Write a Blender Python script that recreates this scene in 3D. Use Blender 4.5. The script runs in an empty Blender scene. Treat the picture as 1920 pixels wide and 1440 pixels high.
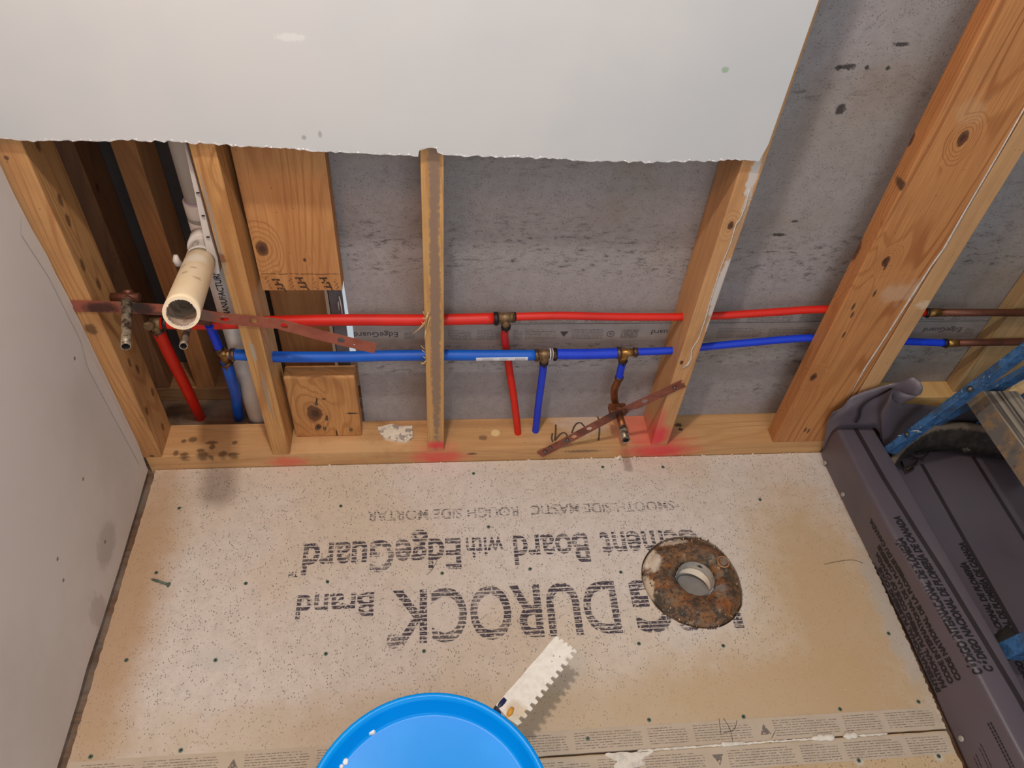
import bpy, bmesh, math, random
from mathutils import Vector, Matrix, geometry
random.seed(7)
SC = bpy.context.scene
COL = SC.collection

# ------------------------------------------------------------------ camera
R = Matrix(((0.9944027, 0.01546614, -0.10451827),
            (-0.08268993, 0.72970238, -0.6787465),
            (0.06576964, 0.68358996, 0.72689691)))
H = 1.36
FPX = 1403.625
CAMLOC = Vector((0, 0, H))
cd = bpy.data.cameras.new('camera')
cam = bpy.data.objects.new('camera', cd)
COL.objects.link(cam)
cd.sensor_width = 36.0
cd.lens = FPX / 1920 * 36
cd.clip_start = 0.02
cam.matrix_world = Matrix.Translation(CAMLOC) @ R.to_4x4()
SC.camera = cam

# ------------------------------------------------------------------ light
w = bpy.data.worlds.new('world')
SC.world = w
w.use_nodes = True
bg = w.node_tree.nodes['Background']
bg.inputs['Color'].default_value = (0.84, 0.92, 1.0, 1)
bg.inputs['Strength'].default_value = 0.56

def area(name, loc, target, size, power, color):
    l = bpy.data.lights.new(name, 'AREA')
    l.shape = 'RECTANGLE'
    l.size, l.size_y = size
    l.energy = power
    l.color = color
    o = bpy.data.objects.new(name, l)
    COL.objects.link(o)
    o.location = loc
    o.rotation_euler = (Vector(target) - Vector(loc)).to_track_quat('-Z', 'Y').to_euler()
    return o

area('ceiling_lamp', (-0.10, 0.50, 2.0), (-0.10, 0.501, 0), (0.07, 0.07), 12, (1.0, 0.94, 0.87))
area('daylight_window', (0.5, -1.6, 1.9), (0.2, 1.0, 0.7), (1.4, 1.2), 14, (0.84, 0.92, 1.0))
area('warm_fill', (-0.50, 0.05, 2.05), (-0.58, 1.0, 0.85), (0.25, 0.25), 4.6, (1.0, 0.46, 0.22))  # unseen warm fill, added to tint the left of the drywall

SC.view_settings.view_transform = 'Standard'
SC.view_settings.look = 'None'
SC.view_settings.gamma = 1
SC.view_settings.use_curve_mapping = False
SC.view_settings.exposure = 0.08
SC.cycles.max_bounces = 8
SC.cycles.use_denoising = True

# ------------------------------------------------------------------ measuring: a pixel of the photo to a point of a known plane
def ray(x, y):
    return R @ Vector((x - 960, -(y - 720), -FPX))
def onY(x, y, Y):
    r = ray(x, y); return CAMLOC + r * (Y / r.y)
def onZ(x, y, z=0.0):
    r = ray(x, y); return CAMLOC + r * ((z - H) / r.z)
def onX(x, y, X):
    r = ray(x, y); return CAMLOC + r * (X / r.x)

# ------------------------------------------------------------------ materials
def lin(c, a=1.0):
    return tuple(((v / 255) / 12.92 if v / 255 <= 0.04045 else ((v / 255 + 0.055) / 1.055) ** 2.4) for v in c) + (a,)

class NT:
    def __init__(s, name):
        s.m = bpy.data.materials.new(name)
        s.m.use_nodes = True
        s.t = s.m.node_tree
        s.b = s.t.nodes['Principled BSDF']
        s.out = s.t.nodes['Material Output']
        s.tc = s.t.nodes.new('ShaderNodeTexCoord')
        s.obj = s.tc.outputs['Object']
    def new(s, k): return s.t.nodes.new(k)
    def put(s, sock, v):
        if isinstance(v, bpy.types.NodeSocket): s.t.links.new(v, sock)
        elif isinstance(v, (tuple, list)) and len(v) == 3 and sock.type == 'RGBA': sock.default_value = lin(v)
        else: sock.default_value = v
    def map(s, v, scale=(1, 1, 1), loc=(0, 0, 0), rot=(0, 0, 0)):
        n = s.new('ShaderNodeMapping'); s.put(n.inputs['Vector'], v)
        n.inputs['Scale'].default_value = scale; n.inputs['Location'].default_value = loc
        n.inputs['Rotation'].default_value = rot
        return n.outputs[0]
    def noise(s, v, scale=5, detail=4, rough=0.55, dist=0.0, col=False):
        n = s.new('ShaderNodeTexNoise'); s.put(n.inputs['Vector'], v)
        n.inputs['Scale'].default_value = scale; n.inputs['Detail'].default_value = detail
        n.inputs['Roughness'].default_value = rough; n.inputs['Distortion'].default_value = dist
        return n.outputs['Color' if col else 'Fac']
    def voro(s, v, scale=5):
        n = s.new('ShaderNodeTexVoronoi'); s.put(n.inputs['Vector'], v)
        n.inputs['Scale'].default_value = scale
        return n.outputs['Distance']
    def math(s, op, a, b=0.0, c=None, clamp=False):
        n = s.new('ShaderNodeMath'); n.operation = op; n.use_clamp = clamp
        s.put(n.inputs[0], a); s.put(n.inputs[1], b)
        if c is not None: s.put(n.inputs[2], c)
        return n.outputs[0]
    def vmath(s, op, a, b=None):
        n = s.new('ShaderNodeVectorMath'); n.operation = op
        s.put(n.inputs[0], a)
        if b is not None: s.put(n.inputs[1], b)
        return n.outputs[1] if op == 'LENGTH' else n.outputs[0]
    def ss(s, v, a, b, lo=0.0, hi=1.0):
        n = s.new('ShaderNodeMapRange'); n.interpolation_type = 'SMOOTHSTEP'
        s.put(n.inputs[0], v)
        for i, q in enumerate((a, b, lo, hi)): n.inputs[i + 1].default_value = q
        return n.outputs[0]
    def mix(s, f, a, b):
        n = s.new('ShaderNodeMix'); n.data_type = 'RGBA'
        s.put(n.inputs[0], f); s.put(n.inputs[6], a); s.put(n.inputs[7], b)
        return n.outputs[2]
    def bump(s, h, strength=0.3, dist=0.001):
        n = s.new('ShaderNodeBump'); s.put(n.inputs['Height'], h)
        n.inputs['Strength'].default_value = strength; n.inputs['Distance'].default_value = dist
        s.t.links.new(n.outputs[0], s.b.inputs['Normal'])
    def spots(s, col, spots, origin):
        """stains with a place and shape of their own: (centre, radii, colour, strength, edge, raggedness, noise scale)"""
        for (c, r, color, k, edge, rag, ns) in spots:
            ns = max(ns, min(1.3 / min(r), 420)); rag *= 1.5
            p = s.vmath('SUBTRACT', s.obj, tuple(Vector(c) - Vector(origin)))
            d = s.vmath('LENGTH', s.vmath('MULTIPLY', p, (1 / r[0], 1 / r[1], 1 / r[2])))
            n = s.math('MULTIPLY_ADD', s.noise(s.obj, ns, 4), rag * 2, -rag)
            d = s.math('ADD', d, n)
            f = s.ss(d, 1 - edge, 1 + edge * 0.3, k, 0.0)
            col = s.mix(f, col, color)
        return col
    def fin(s, col, rough=0.6, metal=0.0):
        s.put(s.b.inputs['Base Color'], col); s.put(s.b.inputs['Roughness'], rough)
        s.put(s.b.inputs['Metallic'], metal)
        return s.m

def wood_mat(name, axis, base, dark, origin=(0, 0, 0), seed=0.0, rings=14, contrast=0.75, knots=(), spots=(), rough=0.62, weather=0.0):
    """knots: (centre, radius); grain runs along axis"""
    t = NT(name)
    sc = [7.0, 7.0, 7.0]; sc['XYZ'.index(axis)] = 0.75
    v = t.map(t.obj, tuple(sc), (seed, seed * 1.7, seed * 0.6))
    low = t.noise(v, 1.0, 2, 0.4, 0.35)
    kd = None
    for (c, r) in knots:
        k = [1 / r] * 3; k['XYZ'.index(axis)] = 0.62 / r
        p = t.vmath('MULTIPLY', t.vmath('SUBTRACT', t.obj, tuple(Vector(c) - Vector(origin))), tuple(k))
        d = t.math('MULTIPLY', t.vmath('LENGTH', p), t.math('MULTIPLY_ADD', t.noise(t.map(t.obj, tuple(3.0 * q for q in sc)), 1.0, 2), 1.1, 0.45))
        kd = d if kd is None else t.math('MINIMUM', kd, d)
    if kd is not None:
        push = t.ss(kd, 0.7, 4.5, 0.17, 0.0)
        low = t.math('ADD', low, push)
    g = t.math('SINE', t.math('MULTIPLY', low, rings * 1.9 * 6.283))
    g = t.ss(g, -0.1, 1.0, 0.0, 1.0)
    g = t.math('MULTIPLY', t.math('POWER', g, 2.2), t.ss(t.noise(t.map(v, (1, 1, 1), (7, 3, 1)), 1.3, 2), 0.3, 0.6, 0.45, 1.0))
    sf = [420.0, 420.0, 420.0]; sf['XYZ'.index(axis)] = 9.0
    fib = t.noise(t.map(t.obj, tuple(sf)), 1.0, 3, 0.6)
    blot = t.noise(t.obj, 9.0, 4, 0.6)
    col = t.mix(t.math('MULTIPLY', g, contrast), base, dark)
    tone = t.noise(t.map(t.obj, tuple(2.2 * q for q in sc), (seed * 2, 1, seed)), 1.0, 2)
    col = t.mix(t.ss(tone, 0.42, 0.66, 0, 0.55), col, tuple(int((a_ + b_) / 2) for a_, b_ in zip(base, dark)))
    col = t.mix(t.ss(fib, 0.36, 0.72, 0, 0.5), col, dark)
    col = t.mix(t.ss(blot, 0.45, 0.8, 0, 0.35), col, tuple(int(q * 0.72) for q in base))
    if kd is not None:
        kk = t.math('ADD', kd, t.math('MULTIPLY_ADD', t.noise(t.obj, 90, 3), 0.8, -0.4))
        col = t.mix(t.ss(kk, 0.9, 1.25, 0.9, 0), col, (92, 52, 30))
        col = t.mix(t.ss(kk, 0.3, 0.8, 0.75, 0), col, (60, 34, 22))
    pits = t.voro(t.map(t.obj, (1, 1, 1), (seed, 0, 0)), 38)
    col = t.mix(t.ss(pits, 0.03, 0.07, 0.55, 0), col, (85, 60, 42))
    if weather:
        col = t.mix(t.ss(t.noise(t.obj, 14, 5, 0.65), 0.4, 0.62, 0, weather), col, (150, 138, 122))
    col = t.spots(col, spots, origin)
    t.bump(t.math('ADD', t.math('MULTIPLY', fib, 0.6), g), 0.25, 0.0008)
    return t.fin(col, rough)

def cement_mat(name, base, dark, warm=None, speck=1.0, spots=(), origin=(0, 0, 0), smudge=0.0, bumpk=0.35, zones=()):
    t = NT(name)
    big = t.noise(t.obj, 2.6, 3, 0.5)
    col = t.mix(t.ss(big, 0.40, 0.68), base, warm or base)
    mid = t.noise(t.obj, 45, 5, 0.7)
    col = t.mix(t.ss(mid, 0.35, 0.7, 0, 0.35), col, dark)
    weave = t.noise(t.map(t.obj, (260, 700, 260)), 1.0, 2, 0.5)
    col = t.mix(t.ss(weave, 0.56, 0.74, 0, 0.5 * speck), col, dark)
    v = t.voro(t.map(t.obj, (1, .7, 1)), 230)
    gate = t.ss(t.noise(t.obj, 60, 2), 0.36, 0.56)
    pit = t.math('MULTIPLY', t.ss(v, 0.16, 0.30, 1, 0), gate)
    col = t.mix(t.math('MULTIPLY', pit, 0.75 * speck), col, tuple(int(q * 0.45) for q in dark))
    if smudge:
        sm = t.noise(t.map(t.obj, (34, 34, 95)), 1.0, 7, 0.78, 0.3)
        zone = t.noise(t.map(t.obj, (1.2, 1, 9), (3, 0, 0.6)), 1.0, 2)
        sx = t.new('ShaderNodeSeparateXYZ'); t.put(sx.inputs[0], t.obj)
        for zc_, zw_, kk_ in zones:
            dz = t.math('ABSOLUTE', t.math('SUBTRACT', sx.outputs[2], zc_))
            zone = t.math('ADD', zone, t.ss(dz, 0.0, zw_, kk_, 0))
        col = t.mix(t.math('MULTIPLY', t.ss(sm, 0.50, 0.66), t.ss(zone, 0.46, 0.74, 0.08, smudge)), col, (58, 52, 50))
        col = t.mix(t.ss(t.noise(t.obj, 5, 3), 0.5, 0.75, 0, 0.35), col, (128, 106, 84))
    col = t.spots(col, spots, origin)
    t.bump(t.math('SUBTRACT', t.math('ADD', mid, t.math('MULTIPLY', weave, 0.5)), t.math('MULTIPLY', pit, 0.8)), bumpk, 0.0012)
    return t.fin(col, 0.9)

def plain(name, c, rough=0.5, metal=0.0, c2=None, ns=20, b=0.0, lo=0.4, hi=0.7, spots=(), origin=(0, 0, 0), coat=0.0, spec=0.5):
    t = NT(name)
    n = t.noise(t.obj, ns, 5, 0.62)
    col = t.mix(t.ss(n, lo, hi), c, c2 or tuple(int(q * 0.88) for q in c))
    col = t.spots(col, spots, origin)
    if b: t.bump(n, b, 0.002)
    t.b.inputs['Specular IOR Level'].default_value = spec
    if coat: t.b.inputs['Coat Weight'].default_value = coat
    return t.fin(col, rough, metal)

def ink_mat(name, c, streak=(55, 620, 55), thr=0.50, fade=0.55, gaps=0):
    t = NT(name)
    n = t.noise(t.map(t.obj, streak), 1.0, 2, 0.55)
    m = t.noise(t.obj, 160, 3, 0.6)
    a = t.math('MULTIPLY', t.ss(n, thr - 0.07, thr + 0.03), t.ss(m, 0.36, 0.46))
    if gaps:
        sx = t.new('ShaderNodeSeparateXYZ'); t.put(sx.inputs[0], t.obj)
        yy = t.math('ADD', sx.outputs[1], t.math('MULTIPLY', t.noise(t.map(t.obj, (3, 30, 1)), 1.0, 2), .012))
        a = t.math('MULTIPLY', a, t.ss(t.math('SINE', t.math('MULTIPLY', yy, 6.283 / gaps)), -.86, -.55, .0, 1))
        a = t.math('MULTIPLY', a, t.ss(t.noise(t.obj, 11, 3), .34, .52, .62, 1))
    a = t.math('MULTIPLY', a, fade, clamp=True)
    t.fin(c, 0.8)
    t.put(t.b.inputs['Alpha'], a)
    return t.m

M = {}
M['drywall'] = plain('painted_drywall', (205, 203, 199), 0.75, c2=(197, 195, 192), ns=4, b=0.05)
M['gypsum'] = plain('broken_gypsum', (250, 249, 246), 0.9, ns=200, b=0.4)
M['dark'] = plain('dark_void', (38, 30, 26), 0.9)
M['red'] = plain('red_pex', (212, 30, 6), 0.5, c2=(198, 24, 6), ns=9)
M['blue'] = plain('blue_pex', (8, 58, 205), 0.5, c2=(6, 50, 192), ns=9)
M['blue_sky'] = plain('lighter_blue_pex', (0, 92, 196), 0.5, c2=(0, 80, 184), ns=9)
M['brass'] = plain('brass', (176, 132, 72), 0.38, 0.85, c2=(110, 82, 52), ns=90)
M['oldbrass'] = plain('tarnished_brass', (140, 112, 78), 0.5, 0.6, c2=(92, 74, 56), ns=120)
M['crimp'] = plain('blackened_copper_ring', (40, 34, 32), 0.45, 0.55, c2=(96, 68, 50), ns=60, lo=0.5, hi=0.75)
M['crimp_bright'] = plain('copper_ring', (105, 78, 62), 0.4, 0.7, c2=(60, 48, 44), ns=90)
M['copper'] = plain('aged_copper', (150, 92, 58), 0.42, 0.75, c2=(92, 58, 40), ns=30, lo=0.38, hi=0.66)
M['copper_dark'] = plain('dark_copper', (112, 68, 50), 0.5, 0.5, c2=(82, 50, 40), ns=30)
M['solder'] = plain('solder_smeared_copper', (176, 162, 140), 0.42, 0.55, c2=(84, 70, 60), ns=70, lo=0.42, hi=0.6)
M['pvc'] = plain('white_pvc', (214, 205, 195), 0.42, c2=(200, 190, 180), ns=8)
M['pvc_old'] = plain('yellowed_pvc', (222, 198, 158), 0.45, c2=(232, 218, 192), ns=9, lo=0.42, hi=0.58)
M['ink'] = ink_mat('board_ink', (62, 54, 68), thr=0.41, fade=0.84, gaps=.0088)
M['ink_faint'] = ink_mat('faint_board_ink', (76, 68, 80), thr=0.50, fade=0.78, gaps=.0052)
M['ink_fine'] = ink_mat('fine_ink', (122, 110, 102), (200, 200, 200), 0.40, 0.75)
M['ink_fine_wall'] = ink_mat('fine_wall_ink', (76, 68, 66), (200, 200, 200), 0.36, 0.8)
M['ink_black'] = plain('black_ink', (26, 22, 24), 0.7)
M['ink_liner'] = plain('liner_ink', (30, 24, 28), 0.6, ns=60)
M['ink_stamp'] = ink_mat('stamp_ink', (74, 52, 34), (160, 160, 160), 0.42, 0.85)
M['band'] = plain('smooth_edge_band', (190, 172, 150), 0.8, c2=(182, 164, 142), ns=30, b=0.05)
M['band_wall'] = plain('smooth_wall_band', (152, 141, 135), 0.8, c2=(142, 131, 124), ns=30, b=0.05)
M['thinset'] = plain('white_thinset', (226, 216, 200), 0.9, ns=60, b=0.6)
M['screw'] = plain('green_screw', (96, 118, 100), 0.5, 0.2, c2=(66, 84, 72), ns=300)
M['steel'] = plain('grey_steel', (120, 114, 108), 0.45, 0.8, c2=(78, 66, 58), ns=200)
M['sticker'] = plain('white_sticker', (226, 228, 236), 0.5)
M['liner'] = plain('grey_liner', (94, 84, 90), 0.40, c2=(86, 78, 86), ns=5, b=0.04)
M['liner_line'] = plain('liner_line', (46, 36, 38), 0.5)
M['chip'] = plain('plaster_chip', (226, 212, 190), 0.9, c2=(158, 146, 134), ns=70, lo=0.52, hi=0.6, b=0.5)
M['caulk'] = plain('white_caulk', (206, 200, 192), 0.7, ns=90, b=0.3)
M['lid'] = plain('blue_plastic', (10, 132, 226), 0.22, c2=(14, 142, 232), ns=6)
M['straw'] = plain('split_wood', (214, 176, 120), 0.8)
M['white_paint'] = plain('white_paint_splash', (228, 228, 224), 0.5)

# ------------------------------------------------------------------ mesh building
class MB:
    def __init__(s): s.v = []; s.f = []; s.k = []; s.sm = []
    def add(s, vs, fs, k=0, smooth=False):
        o = len(s.v); s.v += [Vector(p) for p in vs]
        for f in fs: s.f.append([o + i for i in f]); s.k.append(k); s.sm.append(smooth)
        return s
    def box(s, lo, hi, k=0):
        x0, y0, z0 = lo; x1, y1, z1 = hi
        return s.add([(x0, y0, z0), (x1, y0, z0), (x1, y1, z0), (x0, y1, z0), (x0, y0, z1), (x1, y0, z1), (x1, y1, z1), (x0, y1, z1)],
                     [(0, 3, 2, 1), (4, 5, 6, 7), (0, 1, 5, 4), (1, 2, 6, 5), (2, 3, 7, 6), (3, 0, 4, 7)], k)
    def tube(s, pts, r, seg=20, cap=True, inner=None, k=0):
        """round tube along pts; inner = bore radius opening at the last point"""
        pts = [Vector(p) for p in pts]; n = len(pts)
        rr = r if isinstance(r, (list, tuple)) else [r] * n
        T = []
        for i in range(n):
            a = pts[max(i - 1, 0)]; b = pts[min(i + 1, n - 1)]
            T.append((b - a).normalized())
        ref = Vector((0, 0, 1)) if abs(T[0].z) < 0.9 else Vector((1, 0, 0))
        u = T[0].cross(ref).normalized()
        rings = []
        for i in range(n):
            u = (u - T[i] * u.dot(T[i])).normalized(); w_ = T[i].cross(u)
            rings.append([(u * math.cos(2 * math.pi * j / seg) + w_ * math.sin(2 * math.pi * j / seg)) for j in range(seg)])
        vs = []; fs = []
        for i in range(n): vs += [pts[i] + q * rr[i] for q in rings[i]]
        for i in range(n - 1):
            for j in range(seg):
                a = i * seg + j; b = i * seg + (j + 1) % seg
                fs.append((a, b, b + seg, a + seg))
        s.add(vs, fs, k, True)
        if cap: s.add([pts[0] + q * rr[0] for q in rings[0]], [list(range(seg))[::-1]], k)
        if inner is None:
            if cap: s.add([pts[-1] + q * rr[-1] for q in rings[-1]], [list(range(seg))], k)
        else:
            e = pts[-1]; d = T[-1]; L = max(inner * 5, 0.02)
            o = [e + q * rr[-1] for q in rings[-1]]; i_ = [e + q * inner for q in rings[-1]]; dn = [e - d * L + q * inner for q in rings[-1]]
            s.add(o + i_, [(j, (j + 1) % seg, seg + (j + 1) % seg, seg + j) for j in range(seg)], k)
            s.add(i_ + dn, [(j, (j + 1) % seg, seg + (j + 1) % seg, seg + j) for j in range(seg)], k + 1 if inner else k, True)
            s.add(dn, [list(range(seg))], k + 1)
        return s
    def plate(s, outer, holes, z0, z1, k=0, kside=None):
        """flat sheet with holes, outlines in x y"""
        loops = [[Vector((p[0], p[1], 0)) for p in l] for l in [outer] + list(holes)]
        tris = geometry.tessellate_polygon(loops)
        flat = [p for l in loops for p in l]
        def fix(t, up):
            a, b, c = (flat[i] for i in t)
            cz = (b - a).cross(c - a).z
            return tuple(t) if (cz > 0) == up else tuple(reversed(t))
        s.add([(p.x, p.y, z1) for p in flat], [fix(t, True) for t in tris], k)
        s.add([(p.x, p.y, z0) for p in flat], [fix(t, False) for t in tris], k)
        for l in loops:
            n = len(l)
            s.add([(p.x, p.y, z0) for p in l] + [(p.x, p.y, z1) for p in l], [(i, (i + 1) % n, n + (i + 1) % n, n + i) for i in range(n)], k if kside is None else kside)
        return s
    def build(s, name, mats, parent=None, origin=None, bevel=0.0, smooth=False, recalc=True, mods=()):
        if origin is None:
            if parent is not None: origin = parent.matrix_world.translation.copy() if parent.type == 'EMPTY' else Vector(parent['_o'])
            else:
                xs = [p.x for p in s.v]; ys = [p.y for p in s.v]; zs = [p.z for p in s.v]
                origin = Vector(((min(xs) + max(xs)) / 2, (min(ys) + max(ys)) / 2, min(zs)))
        origin = Vector(origin)
        me = bpy.data.meshes.new(name)
        me.from_pydata([tuple(p - origin) for p in s.v], [], s.f)
        mats = mats if isinstance(mats, (list, tuple)) else [mats]
        for m in mats: me.materials.append(m)
        for p, k, sm in zip(me.polygons, s.k, s.sm):
            p.material_index = min(k, len(mats) - 1); p.use_smooth = sm or smooth
        o = bpy.data.objects.new(name, me)
        COL.objects.link(o)
        if parent is not None:
            o.parent = parent
            po = Vector(parent['_o']) if '_o' in parent else Vector((0, 0, 0))
            o.location = origin - po
        else:
            o.location = origin
        o['_o'] = tuple(origin)
        if recalc:
            bm = bmesh.new(); bm.from_mesh(me)
            bmesh.ops.remove_doubles(bm, verts=bm.verts, dist=1e-6)
            bmesh.ops.recalc_face_normals(bm, faces=bm.faces)
            bm.to_mesh(me); bm.free()
        if bevel:
            b = o.modifiers.new('bevel', 'BEVEL'); b.width = bevel; b.segments = 2; b.limit_method = 'ANGLE'
        return o

def tag(o, label, cat, group=None, kind=None):
    o['label'] = label; o['category'] = cat
    if group: o['group'] = group
    if kind: o['kind'] = kind
    return o

def thing(name, loc, label, cat, group=None):
    o = bpy.data.objects.new(name, None); COL.objects.link(o); o.location = loc
    o.empty_display_size = 0.03; o['_o'] = tuple(loc)
    return tag(o, label, cat, group)

_orig_build = MB.build
def part(mb, name, mats, parent, bevel=0.0, label=None, **kw):
    o = _orig_build(mb, name, mats, parent, origin=Vector(parent['_o']), bevel=bevel, **kw)
    if label: o['label'] = label
    return o

def text2d(body, bold=0.0, shear=0.0, cuts=0):
    """flat lettering scaled to the unit box: verts (0..1, cap height 0..1), faces"""
    c = bpy.data.curves.new('t', 'FONT'); c.body = body; c.size = 1.0; c.offset = bold; c.shear = shear
    c.resolution_u = 4
    o = bpy.data.objects.new('t', c); COL.objects.link(o)
    bpy.context.view_layer.update()
    dg = bpy.context.evaluated_depsgraph_get()
    me = bpy.data.meshes.new_from_object(o.evaluated_get(dg))
    bm = bmesh.new(); bm.from_mesh(me)
    bmesh.ops.triangulate(bm, faces=bm.faces)
    for _ in range(cuts):
        es = [e for e in bm.edges if e.calc_length() > (0.05 if cuts > 3 else 0.22)]
        if es: bmesh.ops.subdivide_edges(bm, edges=es, cuts=1)
        bmesh.ops.triangulate(bm, faces=[f for f in bm.faces if len(f.verts) > 3])
    vs = [v.co.copy() for v in bm.verts]
    for i, v in enumerate(bm.verts): v.index = i
    fs = [[v.index for v in f.verts] for f in bm.faces]
    bm.free(); COL.objects.unlink(o); bpy.data.objects.remove(o); bpy.data.meshes.remove(me); bpy.data.curves.remove(c)
    x0 = min(v.x for v in vs); x1 = max(v.x for v in vs)
    return [Vector(((v.x - x0) / (x1 - x0), v.y / 0.729, 0)) for v in vs], fs

def lettering(mb, body, fn, k, bold=0.02, shear=0.0, cuts=0):
    vs, fs = text2d(body, bold, shear, cuts)
    mb.add([fn(v.x, v.y) for v in vs], fs, k)

def rough_line(a, b, n, amp, axis):
    out = []
    for i in range(n + 1):
        t = i / n; p = a + (b - a) * t
        if 0 < i < n: p = p + axis * random.uniform(-amp, amp)
        out.append(p)
    return out

# ================================================================== the setting
Y0 = 1.033          # front plane of the studs
YB = 1.122          # back plane of the 2x4 wall
ZS = 0.041          # top of the sill
XL = -0.612         # face of the left wall
PINK = (224, 52, 66); MUD = (150, 124, 104)

FLC = Vector((0.515, 0.712, 0))    # centre of the flange cut-out
hole_px = [(1203, 1085), (1206, 1052), (1222, 1027), (1246, 1012), (1290, 1005), (1322, 1012), (1350, 1030), (1376, 1062), (1390, 1100), (1392, 1130), (1384, 1150), (1368, 1167), (1345, 1177), (1310, 1178), (1280, 1170), (1256, 1158), (1236, 1143), (1218, 1120)]
def smooth_loop(pts, n):
    out = []; L = len(pts)
    for i in range(L):
        p0, p1, p2, p3 = pts[i - 1], pts[i], pts[(i + 1) % L], pts[(i + 2) % L]
        for j in range(n):
            t = j / n
            out.append(0.5 * ((2 * p1) + (p2 - p0) * t + (2 * p0 - 5 * p1 + 4 * p2 - p3) * t * t + (3 * p1 - p0 - 3 * p2 + p3) * t ** 3))
    return out
hole = [onZ(*p) for p in hole_px]
hole = smooth_loop(hole, 4)
hole = [p + Vector((random.uniform(-1, 1), random.uniform(-1, 1), 0)) * 0.0006 for p in hole]

# subfloor with the pipe holes
def slot(cx, cy, rx, ry): return [(cx + rx * math.cos(a), cy + ry * math.sin(a)) for a in [i * math.pi / 6 for i in range(12)]]
a1 = onZ(393, 780, -.013); a2 = onZ(461, 781, -.013)
mb = MB().plate([(-1.1, -0.9), (1.9, -0.9), (1.9, 1.34), (-.21, 1.34), (-.21, 1.30), (-1.1, 1.30)], [slot(FLC.x, FLC.y, .085, .085), slot(a1.x, a1.y, .007, .005), slot(a2.x, a2.y, .006, .005)], -.032, -.013)
o = mb.build('floor', wood_mat('subfloor_wood', 'X', (118, 84, 58), (84, 58, 40), seed=3, weather=.35))
o['kind'] = 'structure'

# left wall: painted sheet with a wavy lower and front edge
outl = []
n = 40
for i in range(n + 1):
    t = i / n; outl.append((-0.9 + (1.020 + 0.9) * t, 0.010 + random.uniform(0, .004) + (0.004 if 30 < i < 33 else 0)))
edge_px = [(285, 872), (262, 825), (240, 775), (222, 738), (204, 702), (190, 670), (172, 640), (160, 612), (150, 596), (137, 578), (141, 566), (128, 556), (104, 512), (88, 478), (60, 430), (25, 362), (0, 308), (-20, 270)]
up = [onX(x, y, XL) for x, y in edge_px]
outl += [(min(p.y, 1.030) - 0.000, max(p.z, .014)) for p in up[1:]]
outl += [(1.02, 2.4), (-0.9, 2.4)]
mb = MB()
tr = geometry.tessellate_polygon([[Vector((a, b, 0)) for a, b in outl]])
N_ = len(outl)
mb.add([(XL, a, b) for a, b in outl], tr, 0); mb.add([(XL - .0127, a, b) for a, b in outl], tr, 0)
mb.add([(XL, a, b) for a, b in outl] + [(XL - .0127, a, b) for a, b in outl], [(i, (i + 1) % N_, N_ + (i + 1) % N_, N_ + i) for i in range(N_)], 1)
sp = [(onX(200, 1020, XL), (.02, .05, .04), (168, 154, 148), .6, .4, .3, 25), (onX(188, 1150, XL), (.02, .03, .06), (166, 150, 146), .5, .4, .4, 25),
      (onX(85, 455, XL), (.02, .012, .012), (176, 160, 148), .7, .4, .3, 40)] + \
     [(onX(x, y, XL), (.004, .004, .004), (96, 80, 72), .8, .4, .2, 90) for x, y in ((197, 1016), (119, 1088), (156, 898), (108, 1048), (240, 1060), (140, 672))]
WO = Vector((XL, -0.9, .01))
o = mb.build('wall_left', [plain('left_wall_paint', (212, 201, 193), .8, c2=(203, 191, 182), ns=3.5, b=.06, spots=sp, origin=WO), M['gypsum']], origin=WO)
o['kind'] = 'structure'
# taped joint strip along the corner of the left wall
tp = [(40, 440), (92, 520), (152, 640), (165, 690), (210, 775), (262, 872)]
mb = MB()
vs = []
for i, (x, y) in enumerate(tp):
    p = onX(x, y, XL + .0014); vs += [p, Vector((XL + .0008, min(p.y + .026 + .004 * math.sin(i * 2), 1.016), p.z + .02))]
mb.add(vs, [(2 * i, 2 * i + 1, 2 * i + 3, 2 * i + 2) for i in range(len(tp) - 1)])
o = mb.build('trim_1', plain('joint_tape', (214, 203, 195), .85, c2=(209, 198, 190), ns=9, b=.05)); o['kind'] = 'structure'

# back wall: painted drywall above the opening
ybf, ybb = Y0 - .0127, Y0 - .0002
low_px = [(-12, 262), (0, 260), (20, 260), (60, 262), (110, 262), (170, 264), (230, 261), (290, 263), (340, 265), (400, 269), (450, 272), (500, 275), (560, 279), (620, 283), (680, 286), (740, 289), (784, 292), (786, 280), (800, 277), (818, 277), (820, 284), (840, 291), (880, 291), (930, 292), (980, 294), (1030, 296), (1090, 300), (1150, 301), (1210, 303), (1270, 301), (1330, 301), (1380, 298), (1405, 299), (1424, 301)]
bot = []
for i in range(len(low_px) - 1):
    a, b = onY(*low_px[i], ybf), onY(*low_px[i + 1], ybf)
    m_ = max(1, int((b - a).length / .006))
    for j in range(m_):
        p = a.lerp(b, j / m_); bot.append((p.x, p.z + random.uniform(-.0016, .0016)))
p = onY(*low_px[-1], ybf); bot.append((p.x, p.z))
bot[0] = (XL, bot[0][1])
outl = bot + [(0.5195, 0.80), (0.5215, 1.2), (0.5215, 2.4), (XL, 2.4)]
N_ = len(outl); nb = len(bot)
tr = geometry.tessellate_polygon([[Vector((a, b, 0)) for a, b in outl]])
mb = MB()
mb.add([(a, ybf, b) for a, b in outl], tr, 0); mb.add([(a, ybb, b) for a, b in outl], tr, 0)
back = [(a + random.uniform(-.001, .001) if i < nb else a, ybb, b + (random.uniform(-.003, .001) if i < nb else 0)) for i, (a, b) in enumerate(outl)]
mb.add([(a, ybf, b) for a, b in outl] + back, [(i, (i + 1) % N_, N_ + (i + 1) % N_, N_ + i) for i in range(N_)], 1)
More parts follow.
